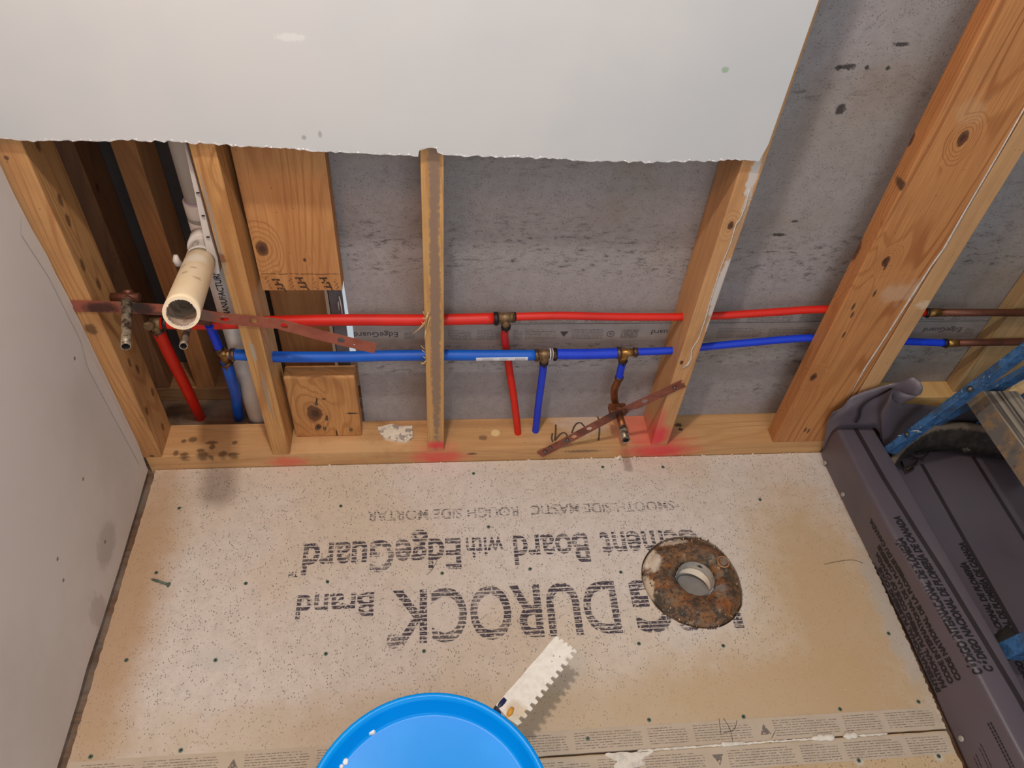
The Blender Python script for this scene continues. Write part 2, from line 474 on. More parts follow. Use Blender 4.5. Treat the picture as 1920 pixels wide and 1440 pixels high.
core = [(a, b) for a, b in bot if a > XL]
cv = []
for a, b in core: cv += [(a, ybf - .0002, b + random.uniform(.0002, .0014)), (a, ybf + .0006, b - random.uniform(.0010, .0030)), (a, ybb, b - random.uniform(.0, .002))]
mb.add(cv, [f for i in range(len(core) - 1) for f in ((3 * i, 3 * i + 3, 3 * i + 4, 3 * i + 1), (3 * i + 1, 3 * i + 4, 3 * i + 5, 3 * i + 2))], 1)
# crumbs of torn core along the cut
for i in range(130):
    a, b = random.choice(bot[12:]); s_ = random.uniform(.0008, .0026)
    mb.add([(a + q[0] * s_, ybf + .001 + q[1] * s_, b + q[2] * s_ * .8) for q in ((1, 0, 0), (-1, 0, 0), (0, 1, 0), (0, -1, 0), (0, 0, 1), (0, 0, -1))],
           [(0, 2, 4), (2, 1, 4), (1, 3, 4), (3, 0, 4), (2, 0, 5), (1, 2, 5), (3, 1, 5), (0, 3, 5)], 1)
WO = Vector((0, ybf, .78))
sp = [(onY(570, 258, ybf), (.004, .02, .004), (150, 146, 140), .7, .4, .2, 50), (onY(600, 252, ybf), (.003, .02, .006), (158, 152, 146), .7, .4, .2, 50),
      (onY(1360, 131, ybf), (.006, .02, .005), (138, 168, 130), .7, .4, .3, 50), (onY(545, 70, ybf), (.022, .02, .006), (222, 222, 218), .7, .4, .5, 40)]
t = NT('back_wall_paint')
col = t.mix(t.ss(t.noise(t.obj, 4, 3), .35, .7), (205, 205, 203), (198, 200, 200))
sx = t.new('ShaderNodeSeparateXYZ'); t.put(sx.inputs[0], t.obj)
col = t.spots(col, sp, WO)
t.bump(t.noise(t.obj, 120, 3), .05, .001)
o = mb.build('wall_back', [t.fin(col, .75), M['gypsum']], origin=WO); o['kind'] = 'structure'

# ================================================================== cement board on the floor
def floor_board(outer, holes, z0, z1, extra_spots, origin, name, label):
    mb = MB().plate(outer, holes, z0, z1)
    return mb
BO = Vector((0.15, 0.72, -.0127))
xr = [onZ(*p).x for p in [(1535, 848), (1600, 990), (1640, 1065), (1700, 1180), (1770, 1340)]]
def right_edge(Y): return 0.9125 + 0.006 * math.sin((Y - .3) * 3)
seam = lambda x: 0.3985
outer = []
outer += rough_line(Vector((-.602, 1.031, 0)), Vector((-.6035, seam(0) + .0012, 0)), 60, .0012, Vector((1, 0, 0)))
outer += rough_line(Vector((-.602, seam(0) + .0012, 0)), Vector((.912, seam(0) + .0012, 0)), 90, .0005, Vector((0, 1, 0)))[1:]
outer += rough_line(Vector((.912, seam(0) + .0012, 0)), Vector((.912, 1.031, 0)), 160, .0018, Vector((1, 0, 0)))[1:]
outer = [Vector((p.x if p.x < .9 else right_edge(p.y) + (p.x - .912), p.y, 0)) for p in outer]
pale = (206, 196, 184); tan = (176, 146, 108)
screws_px = [(639, 949), (614, 1091), (611, 1226), (795, 1221), (994, 1067), (916, 988), (829, 1075), (1164, 1073), (1198, 1207), (1356, 1211), (237, 1238), (336, 953), (461, 1094), (404, 1238), (293, 1074), (170, 1419), (339, 1407), (1217, 1350), (1394, 1344), (1575, 1330), (1722, 1316), (1666, 1188), (1102, 1385), (1610, 1426), (1760, 1418), (1130, 876), (1243, 876), (888, 888), (1425, 937)]
sp = [(onZ(x, y), (.011, .011, .01), (204, 194, 180), .6, .5, .4, 70) for x, y in [(237, 1238), (170, 1419), (339, 1407), (1217, 1350), (1394, 1344), (1575, 1330), (1722, 1316), (1666, 1188), (404, 1230)]]
sp += [(Vector((-.585, .72, 0)), (.085, .5, .05), (176, 138, 96), .8, .75, .15, 9), (Vector((.80, .62, 0)), (.17, .40, .05), (188, 156, 114), .85, .7, .2, 7), (Vector((.62, .47, 0)), (.34, .13, .05), (188, 156, 114), .75, .7, .2, 7),
       (onZ(400, 1235), (.05, .022, .05), (196, 190, 182), .45, .5, .5, 40), (Vector((.1, .46, 0)), (.8, .08, .05), (190, 164, 128), .6, .7, .2, 9),
       (Vector((.91, .62, 0)), (.035, .2, .05), (176, 168, 158), .6, .6, .5, 18)]
mb = MB().plate(outer, [[(p.x, p.y) for p in hole]], -.0127, 0)
bd = [(.0, .4395), (.0, .3997)]
mb.add([(-.6, .3999, .0004), (.909, .3999, .0004), (.909, .4385, .0004), (-.6, .4395, .0004)], [(0, 1, 2, 3)], 2)

def inside(p):
    c = False
    for i in range(len(hole)):
        a, b = hole[i - 1], hole[i]
        if (a.y > p.y) != (b.y > p.y) and p.x < (b.x - a.x) * (p.y - a.y) / (b.y - a.y) + a.x: c = not c
    return c
def floor_text(body, xs, xe, yb, yt, bold, shear=0.0, z=.0006, m=1):
    """turned half a turn: reads from the far side of the room"""
    cut = body in ('USG', 'Cement')
    vs, fs = text2d(body, bold, shear, 4 if cut else 0)
    pts = [Vector((xs + (xe - xs) * v.x, yb + (yt - yb) * v.y, z)) for v in vs]
    if cut:
        fs = [f for f in fs if not inside(sum((pts[i] for i in f), Vector()) / 3)]
    mb.add(pts, fs, m)
floor_text('USG', .598, .385, .7165, .606, .035)
floor_text('DUROCK', .356, -.086, .7175, .606, .018)
floor_text('\u00ae', -.069, -.094, .634, .604, .05)
floor_text('Brand', -.121, -.267, .7175, .668, .022)
floor_text('Cement', .560, .345, .832, .762, .02)
floor_text('Board', .318, .160, .832, .762, .02)
floor_text('with', .140, .062, .832, .784, .015)
floor_text('EdgeGuard', .051, -.266, .832, .760, .024)
floor_text('TM', -.272, -.290, .770, .758, .02)
floor_text('SMOOTH SIDE MASTIC', .524, .205, .9075, .882, .014, m=4)
floor_text('\u2022', .198, .190, .905, .888, .01, m=4)
floor_text('ROUGH SIDE MORTAR', .178, -.143, .9065, .880, .014, m=4)

def fine_rows(mb, x0, x1, y0, dy, rows, z, k, plane='floor', th=.0011):
    """a block of tiny print: broken hair lines"""
    for r in range(rows):
        y = y0 + dy * r; x = x0
        end = x1 - (random.uniform(0, .45) * (x1 - x0) if r == rows - 1 else random.uniform(0, .02) * (x1 - x0))
        while x < end - .002:
            L = min(random.uniform(.004, .011), end - x)
            q = [(x, y), (x + L, y), (x + L, y + th), (x, y + th)]
            if plane == 'floor': mb.add([(a, b, z) for a, b in q], [(0, 1, 2, 3)], k)
            else: mb.add([(a, z, b) for a, b in q], [(0, 1, 2, 3)], k)
            x += L + .0012
def band_print(mb, x0, x1, y0, rows, k, up, first):
    x = x0; i = first
    while x < x1:
        Wb = (.105, .085, .12, .07)[i % 4]
        if i % 5 == 3:
            s_ = 1 if up else -1; c = y0 + .0125
            mb.add([(x + .002, c - s_ * .009, .0008), (x + .022, c - s_ * .009, .0008), (x + .012, c + s_ * .009, .0008)], [(0, 1, 2)], k)
            x += .03
        else:
            fine_rows(mb, x, min(x + Wb, x1), y0, .0042, rows, .0008, k)
            x += Wb + .012
        i += 1
band_print(mb, -.58, .90, .4065, 7, 3, True, 1)
bmat = cement_mat('cement_board_floor', (214, 202, 190), (180, 166, 150), (208, 190, 168), 1.0, sp, BO)
bmat2 = M['ink']
o = mb.build('cement_board', [bmat, bmat2, M['band'], M['ink_fine'], M['ink_faint']], origin=BO)
tag(o, 'large beige cement board on the floor, printed upside down in purple grey capitals', 'floor board')
# second sheet, in front of the seam
outer = rough_line(Vector((-.603, .3962, 0)), Vector((.912, .3962, 0)), 60, .0006, Vector((0, 1, 0)))
outer += rough_line(Vector((.912, .3962, 0)), Vector((.92, -.25, 0)), 60, .0014, Vector((1, 0, 0)))[1:]
outer += [Vector((-.603, -.25, 0))]
BO2 = Vector((.15, .1, -.0127))
sp = [(onZ(x, y), (.011, .011, .01), (204, 194, 180), .6, .5, .4, 70) for x, y in [(1610, 1426), (1760, 1418)]]
mb = MB().plate(outer, [], -.0127, 0)
mb.add([(-.6, .3572, .0004), (.911, .3572, .0004), (.911, .3945, .0004), (-.6, .3945, .0004)], [(0, 1, 2, 3)], 2)
band_print(mb, -.58, .90, .3615, 7, 3, False, 2)
o = mb.build('cement_board', [cement_mat('cement_board_near', (198, 170, 132), (166, 138, 104), (190, 160, 120), 1.0, sp, BO2), M['ink'], M['band'], M['ink_fine']], origin=BO2)
tag(o, 'tan cement board strip nearest the camera, past the seam filled with white mortar', 'floor board')
# filler beads in the seam
mb = MB()
def bead(mb, pts, r, k=0, flat=.6):
    path = []
    for i in range(len(pts) - 1):
        a, b = pts[i], pts[i + 1]; m_ = max(1, int((b - a).length / .004))
        for j in range(m_): path.append(a.lerp(b, j / m_) + Vector((0, random.uniform(-.0006, .0006), 0)))
    path.append(pts[-1])
    rad = [r * random.uniform(.55, 1.2) for _ in path]; rad[0] = rad[-1] = .0004
    i0 = len(mb.v); mb.tube(path, rad, 8, k=k)
    for v in mb.v[i0:]: v.z = pts[0].z + (v.z - pts[0].z) * flat
bead(mb, [Vector((x, .3975, .0012)) for x in (.34, .50, .66)], .0022)
bead(mb, [Vector((x, .3978, .0016)) for x in (.655, .70)], .0058)
bead(mb, [Vector((x, .3980, .0016)) for x in (.715, .745)], .0065)
bead(mb, [Vector((x, .3975, .001)) for x in (.744, .80)], .0022)
bead(mb, [Vector((x, .3985, .0014)) for x in (.49, .535)], .0045)
o = mb.build('mortar_bead', M['thinset'])
tag(o, 'white mortar bead squeezed into the seam between the two floor boards', 'mortar')
# smear left of it
c0 = [onZ(*p, .0009) for p in [(1134, 1414), (1160, 1411), (1200, 1410), (1226, 1407), (1215, 1416), (1203, 1425), (1210, 1432), (1190, 1440), (1160, 1448), (1150, 1438), (1156, 1428)]]
sm = smooth_loop(c0, 5)
sm = [p + Vector((random.uniform(-1, 1), random.uniform(-1, 1), 0)) * .0012 for p in sm]
mb = MB().plate([(p.x, p.y) for p in sm], [], .0003, .0013)
o = mb.build('mortar_smear', M['thinset'])
tag(o, 'white mortar smear scraped across the floor seam right of the blue bucket', 'mortar')

# screws
def screw_head(px):
    c = onZ(*px, .0)
    mb = MB()
    S = 16; r = .0037
    prof = [(0.0, .0002), (.0013, .0002), (.0017, .0010), (.0031, .0011), (r, .0007), (r, -.004)]
    vs = []; fs = []
    for (q, z) in prof[1:]: vs += [(c.x + q * math.cos(2 * math.pi * j / S), c.y + q * math.sin(2 * math.pi * j / S), z) for j in range(S)]
    for i in range(len(prof) - 2):
        for j in range(S): fs.append((i * S + j, i * S + (j + 1) % S, (i + 1) * S + (j + 1) % S, (i + 1) * S + j))
    fs.append(tuple(range(S)))
    mb.add(vs, fs, 0)
    return mb, c
mb, c0 = screw_head(screws_px[0])
first = part(mb, 'screw', M['screw'], {'_o': tuple(c0)}) if False else mb.build('screw', M['screw'], origin=c0)
slotmb = MB().box((c0.x - .0014, c0.y - .0005, .0004), (c0.x + .0014, c0.y + .0005, .0011)).box((c0.x - .0005, c0.y - .0014, .0004), (c0.x + .0005, c0.y + .0014, .0011))
slot0 = part(slotmb, 'drive_recess', M['dark'], first)
GS = 'screws sunk in the floor boards'
SL = ['above the left end of the faint top print line', 'between the small trademark and the word Brand', 'below the left half of the word Brand', 'just below the registered mark', 'below the middle of the line of words Board with', 'between the faint top print and the word with',
      'on the tail of the letter d, below EdgeGuard', 'left of the toilet flange, below the word Cement', 'below the letter G, right of the white trowel', 'directly below the toilet flange', 'with a pale halo, nearest the left wall', 'in the upper left corner of the floor board', 'left of the small trademark, level with it',
      'in the pale scuffed patch left of the blue bucket', 'right above the loose green screw', 'in the lower left corner, on the seam band', 'at the seam band left of the blue bucket', 'with a pale halo above the seam band, right of the white trowel', 'above the seam band, below the toilet flange',
      'above the seam band, second from the grey liner', 'above the seam band, nearest the grey liner', 'at the right edge against the grey liner, well above the seam', 'on the printed seam band beside the blue bucket', 'on the near board, left of the last two under the seam', 'on the near board, nearest the grey liner',
      'just below the sill plate by the slanted copper strip', 'just below the sill plate under the red sprayed stud foot', 'just below the sill plate under the red drop pipe', 'alone in the plain upper right part of the floor board']
assert len(SL) == len(screws_px)
tag(first, 'small screw head ' + SL[0], 'screw', GS)
for q, lb in zip(screws_px[1:], SL[1:]):
    s_ = first.copy(); COL.objects.link(s_); s_['label'] = 'small screw head ' + lb; c = onZ(*q); s_.location = c; s_.rotation_euler.z = random.uniform(0, 3)
    d = slot0.copy(); COL.objects.link(d); d.parent = s_
# the loose one
a = onZ(282, 1085, .0021); b = onZ(316, 1096, .0042)
mb = MB().tube([a, a.lerp(b, .15), a.lerp(b, .3), a.lerp(b, .93)], [.0003, .0014, .0021, .0022], 12)
t0 = thing('screw', (b.x, b.y, 0), 'loose dark green screw lying on its side on the cement board near the left wall', 'screw')
sh = part(mb, 'shank', M['screw'], t0)
d = (b - a).normalized()
pts = []
for i in range(60):
    t_ = i / 59; ang = t_ * 2 * math.pi * 10
    u = d.cross(Vector((0, 0, 1))).normalized(); v_ = d.cross(u)
    pts.append(a.lerp(b, .12 + .6 * t_) + (u * math.cos(ang) + v_ * math.sin(ang)) * .0022)
part(MB().tube(pts, .0005, 5), 'thread', M['screw'], t0)
part(MB().tube([a.lerp(b, .9), a.lerp(b, 1.0), a.lerp(b, 1.03)], [.0022, .0048, .0048], 16), 'head', M['screw'], t0)

# ================================================================== timber
def plank(lo, hi, name, label, axis, base=(196, 150, 100), dark=(164, 112, 66), group=None, seed=0.0, rings=12, contrast=.6, knots=(), spots=(), weather=0.0, cat='stud', bevel=.002, jag=None):
    lo = Vector(lo); hi = Vector(hi)
    org = Vector(((lo.x + hi.x) / 2, (lo.y + hi.y) / 2, lo.z))
    mb = MB().box(lo, hi)
    m = wood_mat(name + '_wood', axis, base, dark, org, seed, rings, contrast, knots, spots, weather=weather)
    o = mb.build(name, m, origin=org, bevel=bevel)
    return tag(o, label, cat, group)

ZT = 2.40
# sill
stains = [onZ(x, y, ZS) for x, y in [(345, 827), (362, 824), (397, 830), (398, 838), (376, 845), (380, 853), (395, 857), (418, 851), (437, 852), (330, 850), (345, 852), (345, 860), (440, 830)]]
sp = [(p, (.007 + .004 * (i % 3), .006 + .003 * (i % 2), .02), (84, 58, 34), .75, .5, .25, 60) for i, p in enumerate(stains)]
sp += [(onY(540, 866, Y0), (.055, .05, .022), PINK, .55, .75, .3, 30), (onY(822, 857, Y0), (.075, .05, .03), PINK, .7, .75, .25, 30),
       (onY(1236, 845, Y0), (.105, .07, .032), PINK, .85, .8, .25, 30), (onZ(1200, 800, ZS), (.075, .07, .03), (232, 96, 92), .55, .8, .25, 25),
       (onZ(1090, 790, ZS), (.07, .05, .03), (222, 212, 200), .45, .7, .4, 40), (onZ(640, 840, ZS), (.16, .03, .02), (216, 176, 128), .5, .6, .4, 20),
       (onY(885, 851, Y0), (.012, .02, .004), (70, 52, 44), .8, .4, .4, 50), (onZ(905, 821, ZS), (.012, .008, .02), (110, 76, 56), .7, .4, .5, 50),
       (onY(1090, 846, Y0), (.05, .03, .006), (80, 64, 52), .6, .5, .5, 40), (onZ(1272, 797, ZS), (.010, .006, .02), (74, 44, 30), .9, .3, .4, 50), (onZ(1276, 805, ZS), (.006, .005, .02), (60, 38, 28), .9, .3, .4, 50),
       (onZ(929, 812, ZS), (.011, .011, .02), (232, 200, 140), .9, .3, .1, 50), (onZ(880, 796, ZS), (.2, .012, .02), (168, 122, 80), .5, .6, .4, 30)]
SO = Vector((.17, 1.0775, -.013))
mb = MB().box((-.612, Y0, -.013), (.915, YB, ZS))
m = wood_mat('sill_wood', 'X', (206, 160, 108), (178, 126, 76), SO, 4.4, 8, .45, (), sp)
# marker loops and letters on top of the sill
marks = [[(1042, 796), (1042, 812), (1040, 826)], [(1040, 826), (1052, 812), (1060, 811), (1064, 818), (1060, 822)], [(1036, 812), (1034, 822), (1037, 829)],
         [(1072, 812), (1078, 796), (1088, 791), (1096, 800)], [(1124, 800), (1124, 812), (1122, 826)], [(1120, 781), (1123, 786)]]
for q in marks:
    pts = [onZ(x, y, ZS + .0004) for x, y in q]; vs = []
    L_ = pts; pts = [L_[0]] + [L_[i].lerp(L_[i + 1], u) for i in range(len(L_) - 1) for u in (.25, .75)] + [L_[-1]]
    for i, p in enumerate(pts):
        d = (pts[min(i + 1, len(pts) - 1)] - pts[max(i - 1, 0)]).normalized(); s_ = Vector((-d.y, d.x, 0)) * .0021
        vs += [p + s_, p - s_]
    mb.add(vs, [(2 * i, 2 * i + 1, 2 * i + 3, 2 * i + 2) for i in range(len(pts) - 1)], 1)
o = mb.build('sill_plate', [m, plain('marker', (92, 72, 56), .8)], origin=SO, bevel=0)
tag(o, 'long pale wooden sill plate under the studs, stained with brown dots and red spray', 'wood plate')

# studs, left to right
sp = [(onY(170, 617, Y0), (.012, .03, .014), (90, 60, 34), .8, .4, .3, 60), (onY(12, 296, Y0), (.004, .02, .004), (70, 46, 30), .8, .4, .1, 60),
      (onY(285, 855, Y0), (.006, .02, .004), (70, 46, 30), .8, .4, .1, 60)]
sp += [(onX(x, y, -.579), (.02, .007, .014), (84, 54, 32), .75, .45, .3, 60) for x, y in [(70, 270), (113, 375), (128, 413), (155, 497), (185, 533), (243, 680), (258, 692), (275, 770), (286, 735), (305, 800), (270, 790)]]
plank((-.628, Y0, ZS), (-.579, YB, ZT), 'stud', 'stained pine stud against the left wall, leftmost in the back wall', 'Z', (196, 146, 92), (164, 108, 62), seed=1.1, spots=sp)
sp = [(onY(395, 400, Y0), (.003, .02, .09), (150, 138, 122), .85, .4, .6, 40), (onY(415, 480, Y0), (.004, .02, .05), (150, 138, 122), .85, .4, .6, 40), (onY(500, 740, Y0), (.004, .02, .075), (152, 138, 120), .85, .4, .5, 40), (onY(475, 660, Y0), (.005, .02, .03), (170, 158, 140), .8, .4, .5, 40),
      (onY(528, 858, Y0), (.03, .03, .012), PINK, .55, .6, .3, 40), (onY(382, 420, Y0), (.005, .03, .09), (116, 66, 28), .7, .5, .6, 30), (onY(412, 485, Y0), (.014, .03, .012), (120, 64, 28), .75, .5, .7, 60), (onY(505, 680, Y0), (.006, .05, .03), (170, 128, 84), .4, .4, .3, 40)]
plank((-.349, Y0, ZS), (-.312, YB, ZT), 'stud', 'pine stud between the white drain pipe and the wide stamped board', 'Z', (204, 152, 92), (150, 92, 44), seed=2.7, spots=sp, contrast=.55,
      knots=[(onX(405, 340, -.312), .010)])
sp = [(Vector((.0055, Y0, .42)), (.0105, .03, .42), (142, 116, 96), .95, .3, .38, 34), (Vector((.007, Y0, .9)), (.0125, .03, .3), (142, 116, 96), .95, .3, .3, 34),
      (onY(820, 835, Y0), (.03, .05, .018), PINK, .85, .7, .25, 40)]
plank((-.0145, Y0, ZS), (.0215, YB, ZT), 'stud', 'narrow pine stud with a brown mud stripe, middle of the opening', 'Z', (206, 160, 100), (172, 118, 66), seed=5.2, spots=sp, contrast=.45)
sp = [(onY(1235, 818, Y0), (.030, .05, .045), PINK, .9, .75, .2, 30), (onY(1240, 790, Y0), (.010, .03, .05), (224, 90, 90), .6, .7, .3, 30),
      (onX(1213, 800, .493), (.03, .05, .035), (224, 120, 110), .5, .8, .3, 30),
      (onY(1412, 330, Y0), (.0085, .03, .04), (204, 198, 190), .92, .25, .35, 50), (onY(1400, 380, Y0), (.005, .03, .035), (196, 188, 178), .85, .3, .5, 50), (onY(1388, 420, Y0), (.004, .03, .06), (168, 140, 110), .7, .3, .6, 50),
      (onY(1350, 540, Y0), (.011, .03, .075), (206, 198, 190), .9, .25, .35, 50), (onY(1330, 610, Y0), (.006, .03, .02), (206, 198, 190), .85, .3, .5, 50)]
plank((.493, Y0, ZS), (.531, YB, ZT), 'stud', 'pine stud at the cut drywall corner, with white caulk and a red sprayed foot', 'Z', (204, 154, 104), (172, 118, 70), seed=7.7, spots=sp, contrast=.4, rings=8,
      knots=[(onY(1370, 423, Y0), .0045), (onY(1278, 680, Y0), .003)])
# caulk string on it
mb = MB(); cp = [(1405, 355), (1398, 385), (1388, 410), (1380, 420), (1370, 455), (1352, 500), (1333, 560), (1322, 600), (1310, 635), (1297, 655), (1296, 672), (1290, 683), (1280, 690)]
pts = [onY(x, y, Y0 - .001) for x, y in cp]
mb.tube(pts, [.0008, .001, .001, .0012, .001, .001, .0012, .0014, .0012, .0016, .002, .0022, .001], 8)
o = mb.build('caulk_bead', M['caulk']); tag(o, 'thin wavy string of white caulk stuck down the stud at the drywall corner', 'caulk')
# big doubled post
kn = [(onY(1805, 259, Y0), .0078), (onY(1660, 490, Y0), .0062), (onY(1525, 707, Y0), .0058), (onY(1449, 797, Y0 + .002), .0088), (onX(1603, 462, .783), .016), (onX(1708, 260, .783), .007)]
sp = [(onY(x, y, Y0), (.003, .03, .010), (56, 42, 32), .85, .4, .4, 60) for x, y in [(1600, 575), (1598, 590), (1582, 628), (1570, 580), (1640, 550), (1660, 500), (1693, 350), (1697, 335), (1516, 808), (1510, 806)]]
sp += [(onY(1690, 550, Y0), (.05, .03, .035), (206, 182, 158), .35, .6, .7, 30), (onY(1600, 770, Y0), (.05, .03, .06), (176, 146, 112), .35, .6, .5, 20), (onY(1820, 210, Y0), (.03, .03, .03), (206, 170, 126), .3, .6, .6, 30)]
plank((.783, Y0, ZS), (.921, Y0 + .038, ZT), 'stud', 'wide flat orange pine board with dark knots, standing right of the opening', 'Z', (200, 138, 82), (150, 84, 38), seed=9.3, spots=sp, knots=kn, contrast=.7, rings=16)
plank((.9235, Y0 + .001, ZS), (.962, Y0 + .09, ZT), 'stud', 'narrow smooth pine stud doubled against the right side of the wide orange board', 'Z', (204, 158, 110), (182, 132, 84), seed=4.1, contrast=.3, rings=6, spots=[(onY(1735, 572, Y0), (.02, .03, .012), (226, 206, 182), .5, .6, .6, 50)], knots=[(onX(1697, 620, .962), .004)])
mb = MB(); pts = [onY(x, y, Y0 - .0004) for x, y in [(1925, 195), (1880, 275), (1808, 398), (1770, 465), (1745, 500), (1705, 562), (1668, 620), (1622, 690), (1590, 748)]]
mb.tube(pts, [.0009, .0012, .0015, .0018, .0016, .002, .0016, .0018, .001], 8)
o = mb.build('caulk_bead', M['caulk']); tag(o, 'straight white caulk line in the joint of the doubled post by the shower', 'caulk')
# blocking and far right stud
plank((.964, 1.072, .108), (1.658, 1.122, .146), 'blocking', 'light new wooden block on edge behind the grey liner, in the shower corner', 'Y', (226, 184, 120), (196, 142, 82), seed=2.2, rings=9, contrast=.5, cat='wood block')
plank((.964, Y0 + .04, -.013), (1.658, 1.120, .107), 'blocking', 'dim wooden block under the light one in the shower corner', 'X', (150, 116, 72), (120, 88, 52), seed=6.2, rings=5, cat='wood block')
plank((1.204, 1.086, .1462), (1.345, 1.121, ZT), 'stud', 'pale greyish pine board standing flat in the shower corner at the right edge', 'Z', (186, 156, 112), (150, 112, 66), seed=3.6, contrast=.55, rings=5)

# wide stamped board and lower block
YW = 1.080
sp = [(onY(612, 310, YW), (.02, .02, .3), (190, 140, 88), .3, .5, .3, 20)]
WBo = Vector((-.2315, 1.099, .462))
mb = MB().box((-.304, YW, .462), (-.163, YW + .037, 2.2))
zl = onY(560, 513, YW).z
yk = YW - .0004
def jag_line(p, q, th, k):
    pts = [p.lerp(q, i / 14) + Vector((0, 0, random.uniform(-.0008, .0008))) for i in range(15)]
    mb.add([v for a in pts for v in (a + Vector((0, 0, th)), a - Vector((0, 0, th)))], [(2 * i, 2 * i + 1, 2 * i + 3, 2 * i + 2) for i in range(14)], k)
jag_line(Vector((-.300, yk, zl)), Vector((-.165, yk, zl - .001)), .0007, 1)
for (x, y) in [(524, 535), (567, 532), (612, 532)]:
    c = onY(x, y, yk)
    lettering(mb, 'HT', lambda u, v: (c.x + (v - .5) * .013 + (u - .5) * .009, yk, c.z - (u - .5) * .030), 1, .05)
for (x, y) in [(500, 530), (545, 533), (588, 532), (629, 535)]:
    c = onY(x, y, yk)
    pts = [c + Vector((.0035 * math.sin(i * 1.9) + i * .0004, 0, .014 - i * .0024)) for i in range(13)]
    mb.add([v for a in pts for v in (a + Vector((.0006, 0, 0)), a - Vector((.0006, 0, 0)))], [(2 * i, 2 * i + 1, 2 * i + 3, 2 * i + 2) for i in range(12)], 1)
m = wood_mat('stamped_board_wood', 'Z', (200, 142, 86), (156, 94, 46), WBo, 12.4, 13, .7, [(onY(492, 467, YW), .008), (onY(571, 487, YW), .003)], sp)
o = mb.build('backing_board', [m, M['ink_stamp']], origin=WBo)
tag(o, 'wide pine board with a pencil line and HT stamps at its lower end', 'board')
kn = [(onY(592, 775, YW), .014), (onY(598, 800, YW), .006)]
sp = [(onY(607, 748, YW), (.005, .02, .004), (70, 48, 30), .8, .4, .3, 60), (onY(632, 815, YW), (.0018, .02, .02), (50, 32, 22), .95, .3, .2, 60), (onY(660, 775, YW), (.014, .02, .003), (50, 32, 22), .95, .3, .5, 60)]
blo = Vector((-.232, 1.098, ZS))
mb = MB().box((-.3045, YW, ZS), (-.1605, YW + .036, .232))
m = wood_mat('block_wood', 'Z', (206, 150, 92), (160, 102, 52), blo, 15.1, 11, .7, kn, sp)
o = mb.build('wood_block', m, origin=blo, bevel=.004)
tag(o, 'short square wood block with a big knot standing on the sill plate', 'wood block')
GN = 'bolt and nail heads in the knotty block'
for i, (x, y, L) in enumerate([(594, 748, .014), (613, 780, .008), (594, 802, .002), (609, 802, .0015), (658, 804, .002)]):
    p = onY(x, y, YW)
    mb = MB().tube([p + Vector((0, .004, 0)), p - Vector((0, L, 0)), p - Vector((0, L + .0001, 0)), p - Vector((0, L + .0018, 0))], [.0015, .0015, .0040, .0038], 12)
    tag(mb.build('nail', M['steel']), ('steel nail sticking well out of the knotty block', 'steel nail half driven in, just right of the big knot', 'bright nail head flush at the foot of the knotty block', 'dull nail head beside the bright one at the block foot', 'round grey nail head at the lower right of the knotty block')[i], 'nail')

# ================================================================== plumbing chase behind
Y2 = 1.245
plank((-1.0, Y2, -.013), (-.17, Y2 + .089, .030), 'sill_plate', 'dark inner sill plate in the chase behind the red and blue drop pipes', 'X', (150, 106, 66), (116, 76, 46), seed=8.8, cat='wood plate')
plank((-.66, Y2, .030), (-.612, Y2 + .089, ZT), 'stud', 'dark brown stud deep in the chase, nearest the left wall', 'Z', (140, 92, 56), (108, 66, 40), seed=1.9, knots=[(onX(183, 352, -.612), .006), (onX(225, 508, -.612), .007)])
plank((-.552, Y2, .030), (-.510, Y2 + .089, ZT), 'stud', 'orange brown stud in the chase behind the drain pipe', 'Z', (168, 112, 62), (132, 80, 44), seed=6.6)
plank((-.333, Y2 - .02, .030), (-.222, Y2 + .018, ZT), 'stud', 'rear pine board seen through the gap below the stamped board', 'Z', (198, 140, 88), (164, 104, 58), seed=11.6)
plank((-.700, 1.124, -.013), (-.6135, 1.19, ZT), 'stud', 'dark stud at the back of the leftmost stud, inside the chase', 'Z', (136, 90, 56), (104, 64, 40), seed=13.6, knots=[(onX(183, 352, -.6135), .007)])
mb = MB().box((-1.1, 1.336, -.013), (-.218, 1.349, ZT))
o = MB().box((1.66, -.9, -.013), (1.673, 1.122, ZT)).build('wall_right', plain('shower_side_board', (120, 112, 106), .9, c2=(96, 88, 82), ns=8)); o['kind'] = 'structure'
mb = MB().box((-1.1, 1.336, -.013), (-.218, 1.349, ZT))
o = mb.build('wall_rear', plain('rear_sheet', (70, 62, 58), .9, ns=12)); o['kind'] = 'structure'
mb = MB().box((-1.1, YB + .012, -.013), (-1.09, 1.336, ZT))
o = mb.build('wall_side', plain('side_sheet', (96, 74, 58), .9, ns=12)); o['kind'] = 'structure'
mb = MB().box((-.199, 1.140, .05), (-.1735, 1.146, ZT))
o = mb.build('trim_2', plain('grey_edge_strip', (112, 104, 104), .8, ns=30)); o['kind'] = 'structure'

